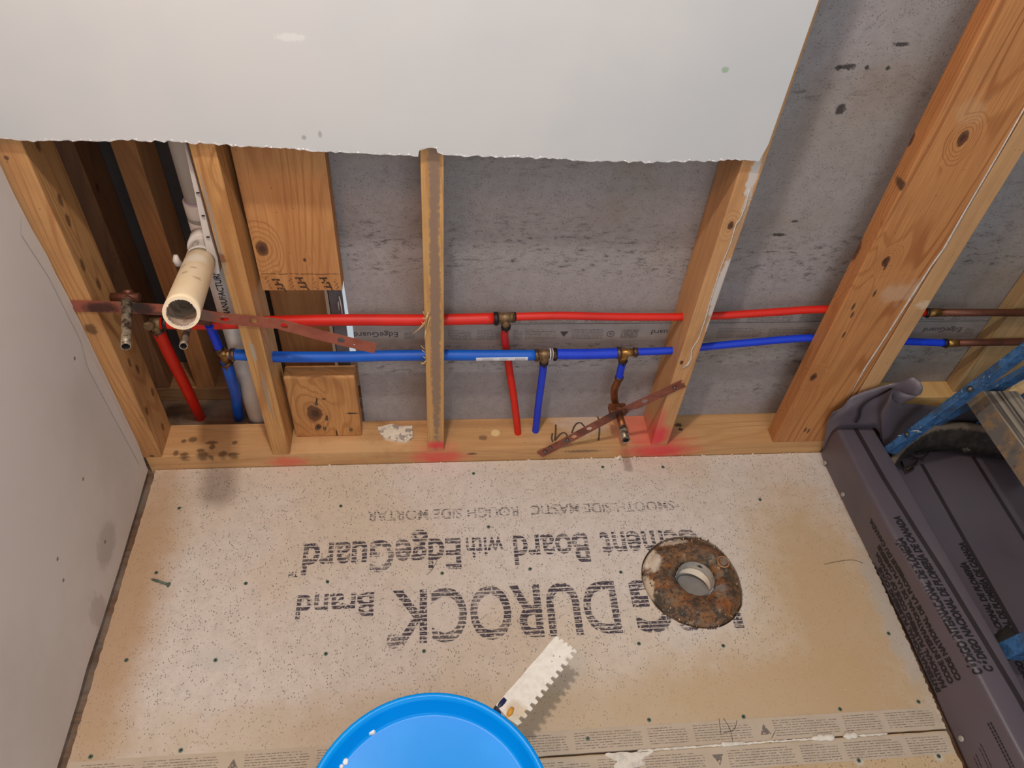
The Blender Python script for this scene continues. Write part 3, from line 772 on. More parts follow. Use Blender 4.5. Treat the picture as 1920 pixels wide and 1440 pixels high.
# ================================================================== cement board of the wall
WB = Vector((.5, YB, .336))
smr = dict(speck=.55, smudge=.75, bumpk=.5)
sp = [(onY(x, y, YB), (rx, .03, rz), (36, 30, 30), .85, .4, .55, 60) for x, y, rx, rz in [(1590, 125, .014, .006), (1572, 127, .006, .005), (1625, 127, .004, .004), (1665, 128, .004, .004), (1690, 83, .014, .004), (1575, 205, .01, .01), (1460, 440, .016, .004), (1490, 415, .008, .003), (1345, 478, .02, .006)]]
mb = MB().plate([(-.1625, .3375), (1.27, .3375), (1.27, 2.4), (-.26, 2.4), (-.26, .475), (-.1655, .470)], [], 0, .0127)
mb.v = [Vector((v.x, YB + v.z, v.y)) for v in mb.v]
mb.add([(-.156, YB - .0004, .3385), (1.268, YB - .0004, .3385), (1.268, YB - .0004, .372), (-.156, YB - .0004, .372)], [(0, 1, 2, 3)], 1)
x = -.15
while x < 1.25:
    fine_rows(mb, x, x + .10, .341, .0045, 6, YB - .0008, 2, 'wall'); x += .115
o = mb.build('cement_board', [cement_mat('cement_board_wall', (160, 153, 151), (128, 120, 117), (152, 141, 132), spots=sp, origin=WB, zones=((.17, .07, .30), (.02, .02, .2), (.50, .03, .12)), **smr), M['band_wall'], M['ink_fine_wall']], origin=WB)
tag(o, 'tall smudged grey cement board closing the back of the open studs, above the seam', 'wall board')
WB2 = Vector((.5, YB, 0))
mb = MB().plate([(-.156, .0415), (1.27, .0415), (1.27, .3345), (-.158, .3345)], [], 0, .0127)
mb.v = [Vector((v.x, YB + v.z, v.y)) for v in mb.v]
mb.add([(-.154, YB - .0004, .283), (1.268, YB - .0004, .283), (1.268, YB - .0004, .333), (-.154, YB - .0004, .333)], [(0, 1, 2, 3)], 1)
def wall_text(body, xs, xe, zb, zt, bold=.0, k=3):
    lettering(mb, body, lambda u, v: (xs + (xe - xs) * u, YB - .0009, zb + (zt - zb) * v), k, bold)
for cx in (onY(746, 625, YB).x, onY(1272, 620, YB).x + .03, onY(1804, 614, YB).x):
    wall_text('EdgeGuard', cx, cx - .088, .318, .304, .0)
    fine_rows(mb, cx + .012, cx + .034, .300, .0036, 5, YB - .0008, 2, 'wall')
tri = onY(1058, 622, YB)
mb.add([(tri.x - .009, YB - .0009, .316), (tri.x + .009, YB - .0009, .316), (tri.x, YB - .0009, .301)], [(0, 1, 2)], 3)
for xa, xb in [(840, 885), (895, 938), (962, 980), (985, 1045), (1072, 1132), (1345, 1430), (1440, 1520)]:
    A, B = onY(xa, 622, YB).x, onY(xb, 622, YB).x
    fine_rows(mb, A, B, .295, .0042, 7, YB - .0008, 2, 'wall', .0009)
ul = onY(1146, 620, YB)
S = 20
ring = [(ul.x + r_ * math.cos(2 * math.pi * j / S), YB - .0009, .308 + r_ * math.sin(2 * math.pi * j / S)) for r_ in (.0085, .0072) for j in range(S)]
mb.add(ring, [(j, (j + 1) % S, S + (j + 1) % S, S + j) for j in range(S)], 3)
lettering(mb, 'UL', lambda u, v: (ul.x + .004 - u * .008, YB - .0009, .311 - .006 * v), 3, .02)
A = onY(1166, 620, YB).x
for i in range(14):
    mb.add([(A + i * .0026, YB - .0009, .296), (A + i * .0026 + .0011, YB - .0009, .296), (A + i * .0026 + .0011, YB - .0009, .320), (A + i * .0026, YB - .0009, .320)], [(0, 1, 2, 3)], 2)
o = mb.build('cement_board', [cement_mat('cement_board_wall_low', (160, 153, 152), (128, 120, 117), (154, 144, 135), origin=WB2, zones=((.262, .025, .35), (.225, .03, .22)), **smr), M['band_wall'], M['ink_fine_wall'], plain('wall_print', (70, 62, 60), .8)], origin=WB2)
tag(o, 'low grey cement board behind the pipes, between the printed seam and the sill plate', 'wall board')
mb = MB().tube([onY(*p, YB - .0006) for p in [(636, 556), (640, 575), (643, 596)]], .0012, 6)  # pale slivers modelled in place of daylight leaking through the gap
mb.tube([onY(*p, YB - .0006) for p in [(634, 566), (636, 582)]], .0008, 6)
tag(mb.build('daylight_strip', M['white_paint']), 'thin bluish white strip standing in for daylight at the raw edge of the wall board', 'strip')

# ================================================================== water lines
YP = 1.077
def curve_pts(pts, n=6):
    pts = [Vector(p) for p in pts]; out = []
    P_ = [pts[0]] + pts + [pts[-1]]
    for i in range(len(pts) - 1):
        p0, p1, p2, p3 = P_[i], P_[i + 1], P_[i + 2], P_[i + 3]
        for j in range(n):
            t = j / n
            out.append(0.5 * ((2 * p1) + (p2 - p0) * t + (2 * p0 - 5 * p1 + 4 * p2 - p3) * t * t + (3 * p1 - p0 - 3 * p2 + p3) * t ** 3))
    out.append(pts[-1]); return out
def ringpart(parent, p, d, r, w_=.0085, mat='crimp', name='crimp_ring'):
    p = Vector(p); d = Vector(d).normalized()
    mb = MB().tube([p - d * w_ / 2, p - d * w_ * .4, p + d * w_ * .4, p + d * w_ / 2], [r + .0008, r + .0016, r + .0016, r + .0008], 20)
    # the little lug where the ring was pinched
    side = Vector((0, -1, -.5)).normalized()
    q = p + side * (r + .0022)
    mb.tube([q - d * w_ * .3, q + d * w_ * .3], .0017, 8)
    return part(mb, name, M[mat], parent)
R34, R12 = .0111, .0079
def P(x, y, Y=YP): return onY(x, y, Y)

hot = thing('hot_water_line', tuple(P(948, 600)), 'red plastic water line running through the studs above the blue one', 'water pipe')
c1 = P(289, 606); sx1 = P(515, 602)
part(MB().tube(curve_pts([c1 + Vector((.012, 0, 0)), P(400, 607), P(515, 603), P(640, 600), P(800, 600), P(926, 597)]), R34, 20), 'pipe', M['red'], hot)
tc = P(948, 595)
mb = MB().tube([P(930, 596), P(964, 594)], .0098, 18).tube([tc, tc + Vector((.002, 0, -.030))], .0085, 18)
mb.tube([P(936, 596), P(938, 596)], .0112, 18).tube([P(958, 594.6), P(960, 594.6)], .0105, 18)
part(mb, 'tee_fitting', M['oldbrass'], hot)
ringpart(hot, P(930, 597), (1, 0, 0), R34, .009); ringpart(hot, P(963, 594), (1, 0, 0), R12, .009); ringpart(hot, tc + Vector((.002, 0, -.024)), (0, 0, 1), R12, .009)
part(MB().tube(curve_pts([P(962, 594), P(1050, 592), P(1160, 594), P(1280, 594), P(1345, 592), P(1440, 586), P(1535, 580), P(1640, 580), P(1733, 586)]), R12, 18), 'pipe', M['red'], hot)
dn = onZ(971, 812, ZS)
part(MB().tube(curve_pts([tc + Vector((.002, 0, -.018)), P(946, 630, 1.088), P(951, 665, 1.1015), P(956, 700, 1.098), P(964, 750, 1.086), dn, dn + Vector((.002, 0, -.03))]), R12, 18), 'drop_pipe', M['red'], hot)
ringpart(hot, P(1737, 586), (1, 0, 0), R12, .008)
part(MB().tube([P(1740, 586), P(1762, 586)], [.0092, .0088], 16), 'coupling', M['brass'], hot, label='bright brass coupling')
part(MB().tube([P(1758, 586), P(1850, 586), P(2100, 587)], .0079, 18), 'copper_pipe', M['copper_dark'], hot, label='dark brown copper pipe')
# left end: fitting, drop and the copper stub soldered to the strip
mb = MB().tube([c1 + Vector((-.006, 0, 0)), c1 + Vector((.018, 0, 0))], .0102, 16).tube([c1, c1 + Vector((0, .004, -.022))], .0104, 16).tube([c1 + Vector((-.002, 0, 0)), c1 + Vector((-.004, -.02, .01))], .008, 14)
part(mb, 'tee_fitting', M['oldbrass'], hot)
ringpart(hot, c1 + Vector((.020, 0, 0)), (1, 0, 0), R34, .008); ringpart(hot, c1 + Vector((0, .004, -.020)), (0, 0, 1), R34, .008, 'crimp_bright')
lo_ = onZ(376, 784, -.013)
part(MB().tube(curve_pts([c1 + Vector((0, .004, -.016)), P(318, 665, 1.105), P(348, 725, 1.140), Vector((lo_.x, lo_.y, -.010)), Vector((lo_.x, lo_.y + .004, -.05))]), .0115, 20), 'drop_pipe', M['red'], hot)

YST = Y0 - .0015
def stub(parent, a, b, r, lab, sil=True):
    a = Vector(a); b = Vector(b)
    rr = [r + .0012, r + .0006, r, r, r]
    mb = MB().tube([a, a.lerp(b, .2), a.lerp(b, .5), a.lerp(b, .8), b], rr, 18, inner=r - .0014)
    return part(mb, 'copper_stub', [M['solder'] if sil else M['copper'], M['dark']], parent, label=lab)
sA = P(238, 566, 1.035); sB = onY(236, 650, .925)
stub(hot, sA, sB, .0079, 'grey soldered copper stub pointing out of the wall')
el = curve_pts([P(240, 545, 1.075), P(241, 556, 1.066), P(240, 564, 1.05), sA])
part(MB().tube(el, .0092, 16), 'elbow', M['copper_dark'], hot)
part(MB().tube([P(208, 557, 1.06), P(262, 557, 1.06)], .0075, 14), 'elbow', M['copper_dark'], hot)

cold = thing('cold_water_line', tuple(P(1020, 665)), 'blue plastic water line running through the studs below the red one', 'water pipe')
tl = P(421, 664)
part(MB().tube(curve_pts([tl + Vector((.010, 0, 0)), P(520, 669), P(640, 669), P(720, 667), P(800, 666), P(900, 666), P(1006, 666)]), R34, 20), 'pipe', M['blue_sky'], cold, label='lighter blue pipe')
tm = P(1021, 664)
mb = MB().tube([P(1004, 665), P(1040, 664)], .0102, 18).tube([tm, tm + Vector((.001, 0, -.026))], .0088, 18).tube([P(1012, 665), P(1014, 665)], .0125, 18)
part(mb, 'tee_fitting', M['oldbrass'], cold)
ringpart(cold, P(1006, 666), (1, 0, 0), R34, .0085, 'crimp_bright'); ringpart(cold, P(1040, 664), (1, 0, 0), R34, .009); ringpart(cold, tm + Vector((.001, 0, -.024)), (0, 0, 1), R12, .008)
part(MB().tube([P(1030, 664), P(1032, 664)], .0122, 18).tube([P(1035, 664), P(1036, 664)], .0122, 18), 'flange_ring', M['sticker'], cold)
part(MB().tube(curve_pts([P(1036, 664), P(1100, 664), P(1162, 662)]), R34, 20), 'pipe', M['blue'], cold)
tr_ = P(1175, 660)
mb = MB().tube([P(1158, 662), P(1196, 660)], [.0095, .0080], 18).tube([tr_, tr_ + Vector((-.006, 0, -.024))], .0085, 18)
part(mb, 'tee_fitting', M['brass'], cold)
ringpart(cold, P(1160, 662), (1, 0, 0), R34, .0085, 'crimp_bright'); ringpart(cold, P(1191, 660), (1, 0, 0), R12, .009, 'crimp_bright'); ringpart(cold, P(1168, 676), (.15, 0, 1), R12, .008)
part(MB().tube(curve_pts([P(1190, 660), P(1262, 657), P(1315, 651), P(1410, 642), P(1510, 634), P(1600, 635), P(1700, 640), P(1770, 643)]), R12, 18), 'pipe', M['blue'], cold)
dn = onZ(1004, 808, ZS)
part(MB().tube(curve_pts([tm + Vector((.001, 0, -.018)), P(1016, 710), P(1010, 755, 1.079), dn, dn + Vector((-.002, 0, -.03))]), R12, 18), 'drop_pipe', M['blue'], cold)
part(MB().tube(curve_pts([P(1169, 674), P(1164, 692), P(1161, 708)]), R12, 18), 'drop_pipe', M['blue'], cold)
ringpart(cold, P(1161, 708), (.1, 0, 1), R12, .008, 'crimp_bright')
bend = curve_pts([P(1161, 706), P(1158, 716), P(1152, 730), P(1152, 748, 1.074), P(1156, 762, 1.068), P(1158, 771, 1.062)])
part(MB().tube(bend, .0079, 18), 'copper_bend', M['copper'], cold, label='bent brown copper pipe')
tipB = onY(1174, 826, .955)
stA = P(1160, 772, 1.040)
part(MB().tube(curve_pts([P(1158, 768, 1.064), P(1159, 771, 1.050), stA]), .0096, 18), 'elbow', M['copper'], cold)
mid_ = stA.lerp(tipB, .55)
mb = MB().tube([stA, mid_], .0079, 18); part(mb, 'copper_stub', [M['copper'], M['dark']], cold)
mb = MB().tube([mid_, mid_.lerp(tipB, .3), tipB], [.0079, .0084, .0084], 18, inner=.0058); part(mb, 'stub_tip', [M['solder'], M['dark']], cold, label='silver tip of the copper stub')
ringpart(cold, P(1772, 643), (1, 0, 0), R12, .008)
part(MB().tube([P(1775, 643), P(1795, 643)], [.0090, .0086], 16), 'coupling', M['brass'], cold, label='bright brass coupling')
part(MB().tube([P(1790, 643), P(1850, 642), P(1925, 641), P(2100, 640)], .0079, 18), 'copper_pipe', M['copper_dark'], cold, label='dark brown copper pipe')
# left tee, rising piece and drop
part(MB().tube([P(412, 656), tl, P(424, 676)], .0100, 16).tube([tl, P(434, 664)], .0092, 16), 'tee_fitting', M['brass'], cold)
ringpart(cold, P(437, 664.5), (1, 0, 0), R34, .008, 'crimp_bright'); ringpart(cold, P(411, 654), (-.25, 0, 1), .0085, .007, 'crimp_bright'); ringpart(cold, P(425, 680), (-.2, 0, 1), R34, .008, 'crimp_bright')
part(MB().tube(curve_pts([P(392, 608, 1.068), P(398, 622), P(412, 656)]), .0085, 18), 'riser_pipe', M['blue'], cold)
lo_ = onZ(448, 785, -.013)
part(MB().tube(curve_pts([P(424, 676), P(432, 705, 1.09), P(442, 740, 1.13), Vector((lo_.x, lo_.y, -.010)), Vector((lo_.x, lo_.y + .003, -.05))]), .0113, 20), 'drop_pipe', M['blue_sky'], cold)
sA2 = P(352, 606, 1.035); sB2 = onY(344, 649, .955)
stub(cold, sA2, sB2, .0068, 'grey soldered copper stub half hidden under the white drain arm')
part(MB().tube(curve_pts([P(394, 604, 1.066), P(372, 600, 1.060), P(354, 600, 1.050), sA2]), .0080, 14), 'elbow', M['copper_dark'], cold)
# sticker wrapped round the light blue pipe
xa, xb = P(892, 671).x, P(988, 671).x
zc = P(940, 666).z
def onpipe(x, a, r=R34 + .0004): return Vector((x, YP - r * math.cos(a), zc + r * math.sin(a)))
mb = MB(); n = 8
vs = [onpipe(x, -.62 + 1.0 * i / n) for i in range(n + 1) for x in (xa, xb)]
mb.add(vs, [(2 * i, 2 * i + 1, 2 * i + 3, 2 * i + 2) for i in range(n)], 0)
for (u0, u1) in ((.12, .30), (.45, .62), (.75, .95)):
    for row in range(4):
        a_ = -.42 + .2 * row; x = xa + (xb - xa) * u0
        while x < xa + (xb - xa) * u1:
            mb.add([onpipe(x, a_, R34 + .0007), onpipe(x + .0028, a_, R34 + .0007), onpipe(x + .0028, a_ + .05, R34 + .0007), onpipe(x, a_ + .05, R34 + .0007)], [(0, 1, 2, 3)], 1); x += .0037
for u in (.36, .68):
    cx = xa + (xb - xa) * u
    for (p, q) in (((-.0035, .22), (.0035, .22)), ((.0035, .22), (0, -.4)), ((0, -.4), (-.0035, .22))):
        d = .0004
        mb.add([onpipe(cx + p[0] - d, p[1], R34 + .0007), onpipe(cx + p[0] + d, p[1] + .03, R34 + .0007), onpipe(cx + q[0] + d, q[1] + .03, R34 + .0007), onpipe(cx + q[0] - d, q[1], R34 + .0007)], [(0, 1, 2, 3)], 1)
part(mb, 'sticker', [M['sticker'], plain('sticker_print', (120, 120, 128), .7)], cold, label='white warning sticker')

# ================================================================== copper strips
def strip(pts, wvec, holes, name, label, dents=(), torn=True, mat=None):
    """bent perforated strip; pts centre line on the wall plane, wvec half width vector per point"""
    n = len(pts); L = [0]
    for i in range(n - 1): L.append(L[-1] + (pts[i + 1] - pts[i]).length)
    tot = L[-1]; Wd = wvec.length
    def at(s, w_, off=0):
        s = max(0, min(tot, s)); i = max(j for j in range(n - 1) if L[j] <= s + 1e-9)
        t = (s - L[i]) / (L[i + 1] - L[i]); p = pts[i].lerp(pts[i + 1], t)
        d = (pts[i + 1] - pts[i]).normalized(); nr = Vector((0, -1, 0)); u = nr.cross(d).normalized()
        if u.z < 0: u = -u
        bulge = 0
        return p + u * w_ + Vector((0, off, 0))
    N = int(tot / .004)
    out = [(tot * i / N, -Wd + random.uniform(-.0002, .0002)) for i in range(N + 1)]
    if torn: out += [(tot - .003, -Wd * .4), (tot + 0, -Wd * .1), (tot - .006, Wd * .2), (tot - .004, Wd * .7)]
    out += [(tot * (N - i) / N, Wd + random.uniform(-.0002, .0002)) for i in range(N + 1)]
    hl = []
    for (s, r, w_) in holes: hl.append([(s + r * math.cos(a), w_ + r * math.sin(a)) for a in [k * math.pi / 8 for k in range(16)]])
    loops = [[Vector((a, b, 0)) for a, b in l] for l in [out] + hl]
    tri = geometry.tessellate_polygon(loops); flat = [p for l in loops for p in l]
    bm = bmesh.new(); bv = [bm.verts.new(p) for p in flat]
    for t_ in tri:
        try: bm.faces.new([bv[i] for i in t_])
        except ValueError: pass
    for i in range(1, 90):
        if i * .007 < tot: bmesh.ops.bisect_plane(bm, geom=bm.verts[:] + bm.edges[:] + bm.faces[:], plane_co=(i * .007, 0, 0), plane_no=(1, 0, 0))
    bm.verts.index_update(); flat = [v.co.copy() for v in bm.verts]; tri = [[v.index for v in f.verts] for f in bm.faces]; bm.free()
    mb = MB()
    mb.add([at(p.x, p.y) for p in flat], tri, 0); mb.add([at(p.x, p.y, .0014) for p in flat], tri, 0)
    for l in loops:
        k = len(l); mb.add([at(p.x, p.y) for p in l] + [at(p.x, p.y, .0014) for p in l], [(i, (i + 1) % k, k + (i + 1) % k, k + i) for i in range(k)], 0)
    return mb, at, tot
pts = [P(135, 574, YST - .001), P(235, 577, YST - .001), P(330, 583, YST - .001), P(430, 599, YST - .001), P(520, 607, YST - .002), P(600, 629, YST - .012), P(704, 654, YST - .022)]
mb, at_, tot = strip(pts, Vector((0, 0, .0125)), [(.050, .0018, .002), (.065, .0018, .002), (.249, .0075, 0), (.299, .0072, .001), (.352, .0068, -.001), (.455, .0068, 0), (.325, .0015, .002), (.405, .0015, 0), (.480, .0015, -.003)], 'copper_strip', '', torn=False)
OR = pts[3]
sp = [(onY(190, 577, YST), (.035, .05, .016), (54, 38, 34), .85, .5, .35, 40), (onY(245, 572, YST), (.022, .05, .016), (120, 108, 98), .9, .4, .4, 60), (onY(268, 578, YST), (.022, .05, .02), (48, 38, 36), .9, .5, .3, 40),
      (onY(380, 592, YST), (.024, .05, .02), (110, 98, 90), .8, .5, .4, 50), (onY(300, 590, YST), (.02, .05, .01), (70, 50, 44), .7, .5, .4, 50)]
cm1 = plain('strip_copper', (168, 98, 78), .55, .35, c2=(150, 84, 68), ns=40, spots=sp, origin=OR)
o = mb.build('copper_strip', cm1, origin=OR)
tag(o, 'long pinkish copper strip with holes, nailed nearly level over the two left studs', 'metal strip')
pts = [P(1012, 853, YST - .001), P(1060, 828, YST - .001), P(1150, 780, YST - .003), P(1215, 750, YST - .003), P(1283, 719, YST - .001)]
mb, at_, tot = strip(pts, Vector((0, 0, .0118)), [(.020, .0018, 0), (.036, .0016, .002), (.052, .0022, 0), (.095, .0062, 0), (.136, .0062, 0), (.150, .0016, -.003), (.225, .0068, 0), (.275, .0068, 0), (.300, .0016, -.001), (.312, .0016, .004)], 'copper_strip', '')
OR = pts[2]
sp = [(onY(1165, 776, YST), (.045, .05, .022), (60, 42, 38), .85, .5, .4, 40), (onY(1188, 770, YST), (.014, .05, .010), (150, 138, 130), .8, .4, .5, 60), (onY(1100, 808, YST), (.03, .05, .008), (96, 62, 52), .6, .5, .4, 50),
      (onY(1062, 826, YST), (.010, .05, .006), (82, 92, 84), .9, .4, .5, 60)]
cm2 = plain('strip_copper_dark', (150, 88, 72), .5, .35, c2=(118, 66, 54), ns=30, spots=sp, origin=OR)
o = mb.build('copper_strip', cm2, origin=OR)
tag(o, 'slanted dark copper strip with holes, from the sill up to the corner stud', 'metal strip')
p1, p2 = P(1142, 772, 1.045), P(1176, 764, 1.045)
mb = MB().box((p1.x, 1.036, p1.z - .006), (p2.x, 1.062, p1.z + .010))
o = mb.build('pipe_clip', M['copper'], bevel=.003); tag(o, 'folded brown copper tab holding the bent pipe behind the slanted strip', 'clip')
for i, (x, y) in enumerate([(1022, 848), (1032, 841), (1064, 826), (1265, 728)]):
    p = onY(x, y, YST - .0045)
    mb = MB().tube([p + Vector((0, .003, 0)), p, p - Vector((0, .0012, 0))], [.0038, .0038, .0026], 10)
    tag(mb.build('nail', M['steel']), ('dark nail head at the very low end of the slanted copper strip', 'grey nail head second from the low end of the slanted copper strip', 'greenish bent nail on the slanted copper strip', 'nail head at the upper end of the slanted copper strip')[i], 'nail')

# ================================================================== drain
dr = thing('drain_pipe', tuple(P(385, 470, 1.15)), 'white plastic drain with a cut yellowed arm sticking out toward the room', 'drain pipe')
DX, DY = -.3945, 1.150
zt_ = onY(368, 450, 1.13).z
ztop = onY(360, 392, DY - .02).z
part(MB().tube([(DX, DY, ztop - .01), (DX, DY, 2.3)], .0241, 28), 'upper_pipe', M['pvc'], dr)
part(MB().tube([(DX, DY, ztop - .030), (DX, DY, ztop - .028), (DX, DY, ztop + .006), (DX, DY, ztop + .008)], [.0262, .0285, .0285, .0262], 28).tube([(DX, DY, ztop + .006), (DX, DY, ztop + .011)], .0252, 28, k=1), 'coupling', [M['pvc'], plain('purple_primer', (186, 158, 184), .6)], dr)
part(MB().tube([(DX, DY, ztop - .028), (DX, DY, zt_ + .045), (DX, DY, zt_ - .045), (DX, DY, zt_ - .055)], [.0275, .0285, .0285, .0265], 28), 'tee', M['pvc'], dr)
mb = MB().tube([(DX, DY, -.045), (DX, DY, zt_ - .03)], .0241, 28)
# running print down the pipe: reads upward
tvs, tfs = text2d('MANUFACTURING', .012, 0, 1)
L0 = onY(424, 590, DY - .02).z; L1 = onY(405, 500, DY - .02).z
def onriser(u, v):
    a = -.10 - .52 * v + .05; r = .0245
    return Vector((DX + r * math.sin(a + .30), DY - r * math.cos(a + .30), L0 + (L1 - L0) * u * 1.08))
mb.add([onriser(v.x, v.y) for v in tvs], tfs, 1)
part(mb, 'lower_pipe', [M['pvc'], M['ink_black']], dr)
AA = Vector((DX, DY, zt_)); AB = onY(378, 484, 1.062)
hub_a = AA.lerp(AB, .25); hub_b = AA.lerp(AB, .62)
mb = MB().tube([hub_a, hub_b, hub_b + (AB - AA).normalized() * .002], [.0285, .0285, .0262], 28)
part(mb, 'hub', M['pvc'], dr)
r340 = ray(340, 587); AE = CAMLOC + r340 * ((H - .65) / -r340.z)
path = curve_pts([AA.lerp(AB, .5), AB, AB.lerp(AE, .5), AE], 6)
mb = MB(); i_split = 7
pa = path[:i_split + 1]; pb = path[i_split:]
mb.tube(pa, .0241, 28, k=0)
j0 = len(mb.v)
# print on the grey sleeve
ax = (AB - AA).normalized(); up_ = Vector((0, 0, 1)); sd = ax.cross(up_).normalized(); upn = sd.cross(ax).normalized()
tvs, tfs = text2d('PVC DW', .015, 0, 1)
q0 = AA.lerp(AB, .70)
def onarm(u, v):
    a = .55 + .55 * (v - .5); rr_ = .0246
    return q0 + ax * (.030 * (1 - u) + .004) + (upn * math.cos(a - .25) + sd * math.sin(a - .25)) * rr_
mb.add([onarm(v.x, v.y) for v in tvs], tfs, 1)
part(mb, 'sleeve', [M['pvc'], M['ink_fine']], dr)
mb = MB().tube(pb, [.0238] + [.0242] * (len(pb) - 1), 32, inner=.0196)
sp = [(AB.lerp(AE, t_) + o_, (.006, .006, .008), (128, 106, 80), .55, .6, .7, 70) for t_, o_ in ((.40, Vector((-.012, 0, .02))), (.46, Vector((.006, 0, .023))), (.55, Vector((-.004, 0, .024))), (.62, Vector((.014, 0, .02))))]
sp += [(AB.lerp(AE, .25) + Vector((0, 0, .024)), (.026, .03, .02), (236, 226, 206), .8, .5, .3, 30)]
part(mb, 'arm', [plain('yellowed_arm', (230, 210, 176), .42, c2=(222, 196, 158), ns=9, spots=sp, origin=Vector(dr['_o'])), plain('pipe_bore', (150, 126, 104), .6, c2=(96, 80, 68), ns=60)], dr, label='yellowed cut arm with a ragged open end')
# ragged rim
mb = MB()
dE = (path[-1] - path[-2]).normalized(); u_ = dE.cross(Vector((0, 0, 1))).normalized(); v__ = dE.cross(u_)
for i in range(46):
    a = random.uniform(0, 6.283); rr_ = random.uniform(.0192, .0206); s_ = random.uniform(.0008, .0018)
    c = AE + (u_ * math.cos(a) + v__ * math.sin(a)) * rr_
    mb.tube([c - dE * s_ * 2, c + dE * s_ * .5], [s_, s_ * .4], 6)
part(mb, 'rim_burr', M['pvc'], dr)
# clamp ears behind the arm
for (x, y, r_) in ((333, 490, .011), (396, 500, .016)):
    c = onY(x, y, 1.075)
    part(MB().tube([c + Vector((0, .01, -.014)), c + Vector((0, 0, -.004)), c + Vector((0, -.004, .006)), c + Vector((0, 0, .014))], [r_ * .35, r_ * .6, r_ * .55, r_ * .3], 12), 'hanger_ear', M['pvc'], dr)
# long white strap lying on the left flank of the stud
ln = [(346, 268), (358, 318), (369, 362), (379, 405), (388, 445), (399, 488), (408, 515)]
mb = MB(); vs = []
for i, (x, y) in enumerate(ln):
    p = onY(x, y, 1.046); w_ = (.0008, .0022, .003, .0042, .0048, .007, .003)[i]
    vs += [p + Vector((-w_, 0, 0)), p + Vector((w_, .004, 0)), p + Vector((w_, .03, 0)), p + Vector((-w_, .03, 0))]
fs = []
for i in range(len(ln) - 1):
    for j in range(4): fs.append((4 * i + j, 4 * i + (j + 1) % 4, 4 * i + 4 + (j + 1) % 4, 4 * i + 4 + j))
fs += [(0, 1, 2, 3), tuple(4 * (len(ln) - 1) + j for j in (3, 2, 1, 0))]
mb.add(vs, fs)
for q in ((1), (2), (3)):
    p = onY(*ln[q + 1], 1.0455); mb.box((p.x - .001, p.y - .0006, p.z - .0006), (p.x + .004, p.y + .002, p.z + .0006), 1)
part(mb, 'hanger_strap', [M['pvc'], M['dark']], dr, label='long notched white plastic strap along the stud')

# ================================================================== toilet flange
fl = thing('toilet_flange', (FLC.x, FLC.y, -.013), 'rusty caked toilet flange set in a round cut-out of the floor board', 'pipe flange')
IC = Vector((.526, .716, 0))
S = 120; K = 22; vs = []; fs = []
random.seed(3)
hl_ = [(p - FLC) for p in hole]
def hole_r(a):
    d = Vector((math.cos(a), math.sin(a), 0)); best = min(hl_, key=lambda q: -q.normalized().dot(d)); return best.length
from mathutils import noise as mn
for k in range(K + 1):
    t_ = k / K
    for j in range(S):
        a = 2 * math.pi * j / S
        pin = IC + Vector((math.cos(a), math.sin(a), 0)) * (.0385 + .003 * mn.noise(Vector((math.cos(a) * 3, math.sin(a) * 3, 1))))
        pout = FLC + Vector((math.cos(a), math.sin(a), 0)) * (hole_r(a) - .003)
        p = pin.lerp(pout, t_)
        h = .004 + .016 * math.sin(math.pi * min(1, t_ * 1.15)) ** .8 if t_ < .87 else .004
        h += .0035 * mn.noise(p * 40) + .0018 * mn.noise(p * 120) + .0016 * mn.noise(p * 300)
        if t_ < .04: h -= .012
        if t_ > .96: h = -.006
        vs.append(Vector((p.x, p.y, h)))
for k in range(K):
    for j in range(S): fs.append((k * S + j, k * S + (j + 1) % S, (k + 1) * S + (j + 1) % S, (k + 1) * S + j))
FO = Vector(fl['_o'])
t = NT('rusty_flange')
n1 = t.noise(t.obj, 34, 7, .72, .6); n2 = t.noise(t.obj, 130, 5, .7); n3 = t.noise(t.map(t.obj, (1, 1, 1), (5, 2, 1)), 22, 5, .6)
col = t.mix(t.ss(n1, .42, .60), (66, 54, 42), (128, 88, 52))
col = t.mix(t.ss(n3, .54, .68, 0, .7), col, (152, 92, 40))
col = t.mix(t.ss(n2, .50, .62, 0, .85), col, (46, 38, 32))
col = t.mix(t.ss(t.noise(t.map(t.obj, (1, 1, 1), (2, 7, 0)), 40, 5, .7), .54, .62, 0, .7), col, (118, 104, 86))
col = t.mix(t.ss(t.noise(t.map(t.obj, (1, 1, 1), (9, 9, 0)), 60, 4, .7), .60, .70, 0, .65), col, (176, 146, 110))
col = t.spots(col, [(onZ(1222, 1055), (.022, .034, .03), (216, 200, 178), .9, .35, .45, 50), (onZ(1215, 1105), (.014, .030, .03), (206, 188, 160), .85, .35, .5, 50), (onZ(1265, 1022), (.034, .012, .03), (210, 196, 176), .85, .4, .6, 60),
                    (onZ(1345, 1110), (.020, .016, .03), (136, 134, 128), .7, .5, .5, 60), (onZ(1352, 1140), (.03, .02, .03), (160, 92, 34), .6, .6, .4, 40), (onZ(1320, 1040), (.03, .016, .03), (140, 98, 66), .7, .5, .3, 40), (onZ(1370, 1085), (.012, .02, .03), (116, 96, 62), .6, .5, .5, 50)], FO)
t.bump(t.math('ADD', n2, n1), .6, .002)
part(MB().add(vs, fs, 0, True), 'flange_ring', t.fin(col, .72), fl)
mb = MB(); vs = []; fs = []
for k, (r_, z) in enumerate([(.0385, .004), (.0375, -.002), (.0372, -.07), (.0372, -.075)]):
    vs += [IC + Vector((r_ * math.cos(2 * math.pi * j / 48), r_ * math.sin(2 * math.pi * j / 48), z)) for j in range(48)]
for k in range(3):
    for j in range(48): fs.append((k * 48 + j, k * 48 + (j + 1) % 48, (k + 1) * 48 + (j + 1) % 48, (k + 1) * 48 + j))
mb.add(vs, fs, 0, True)
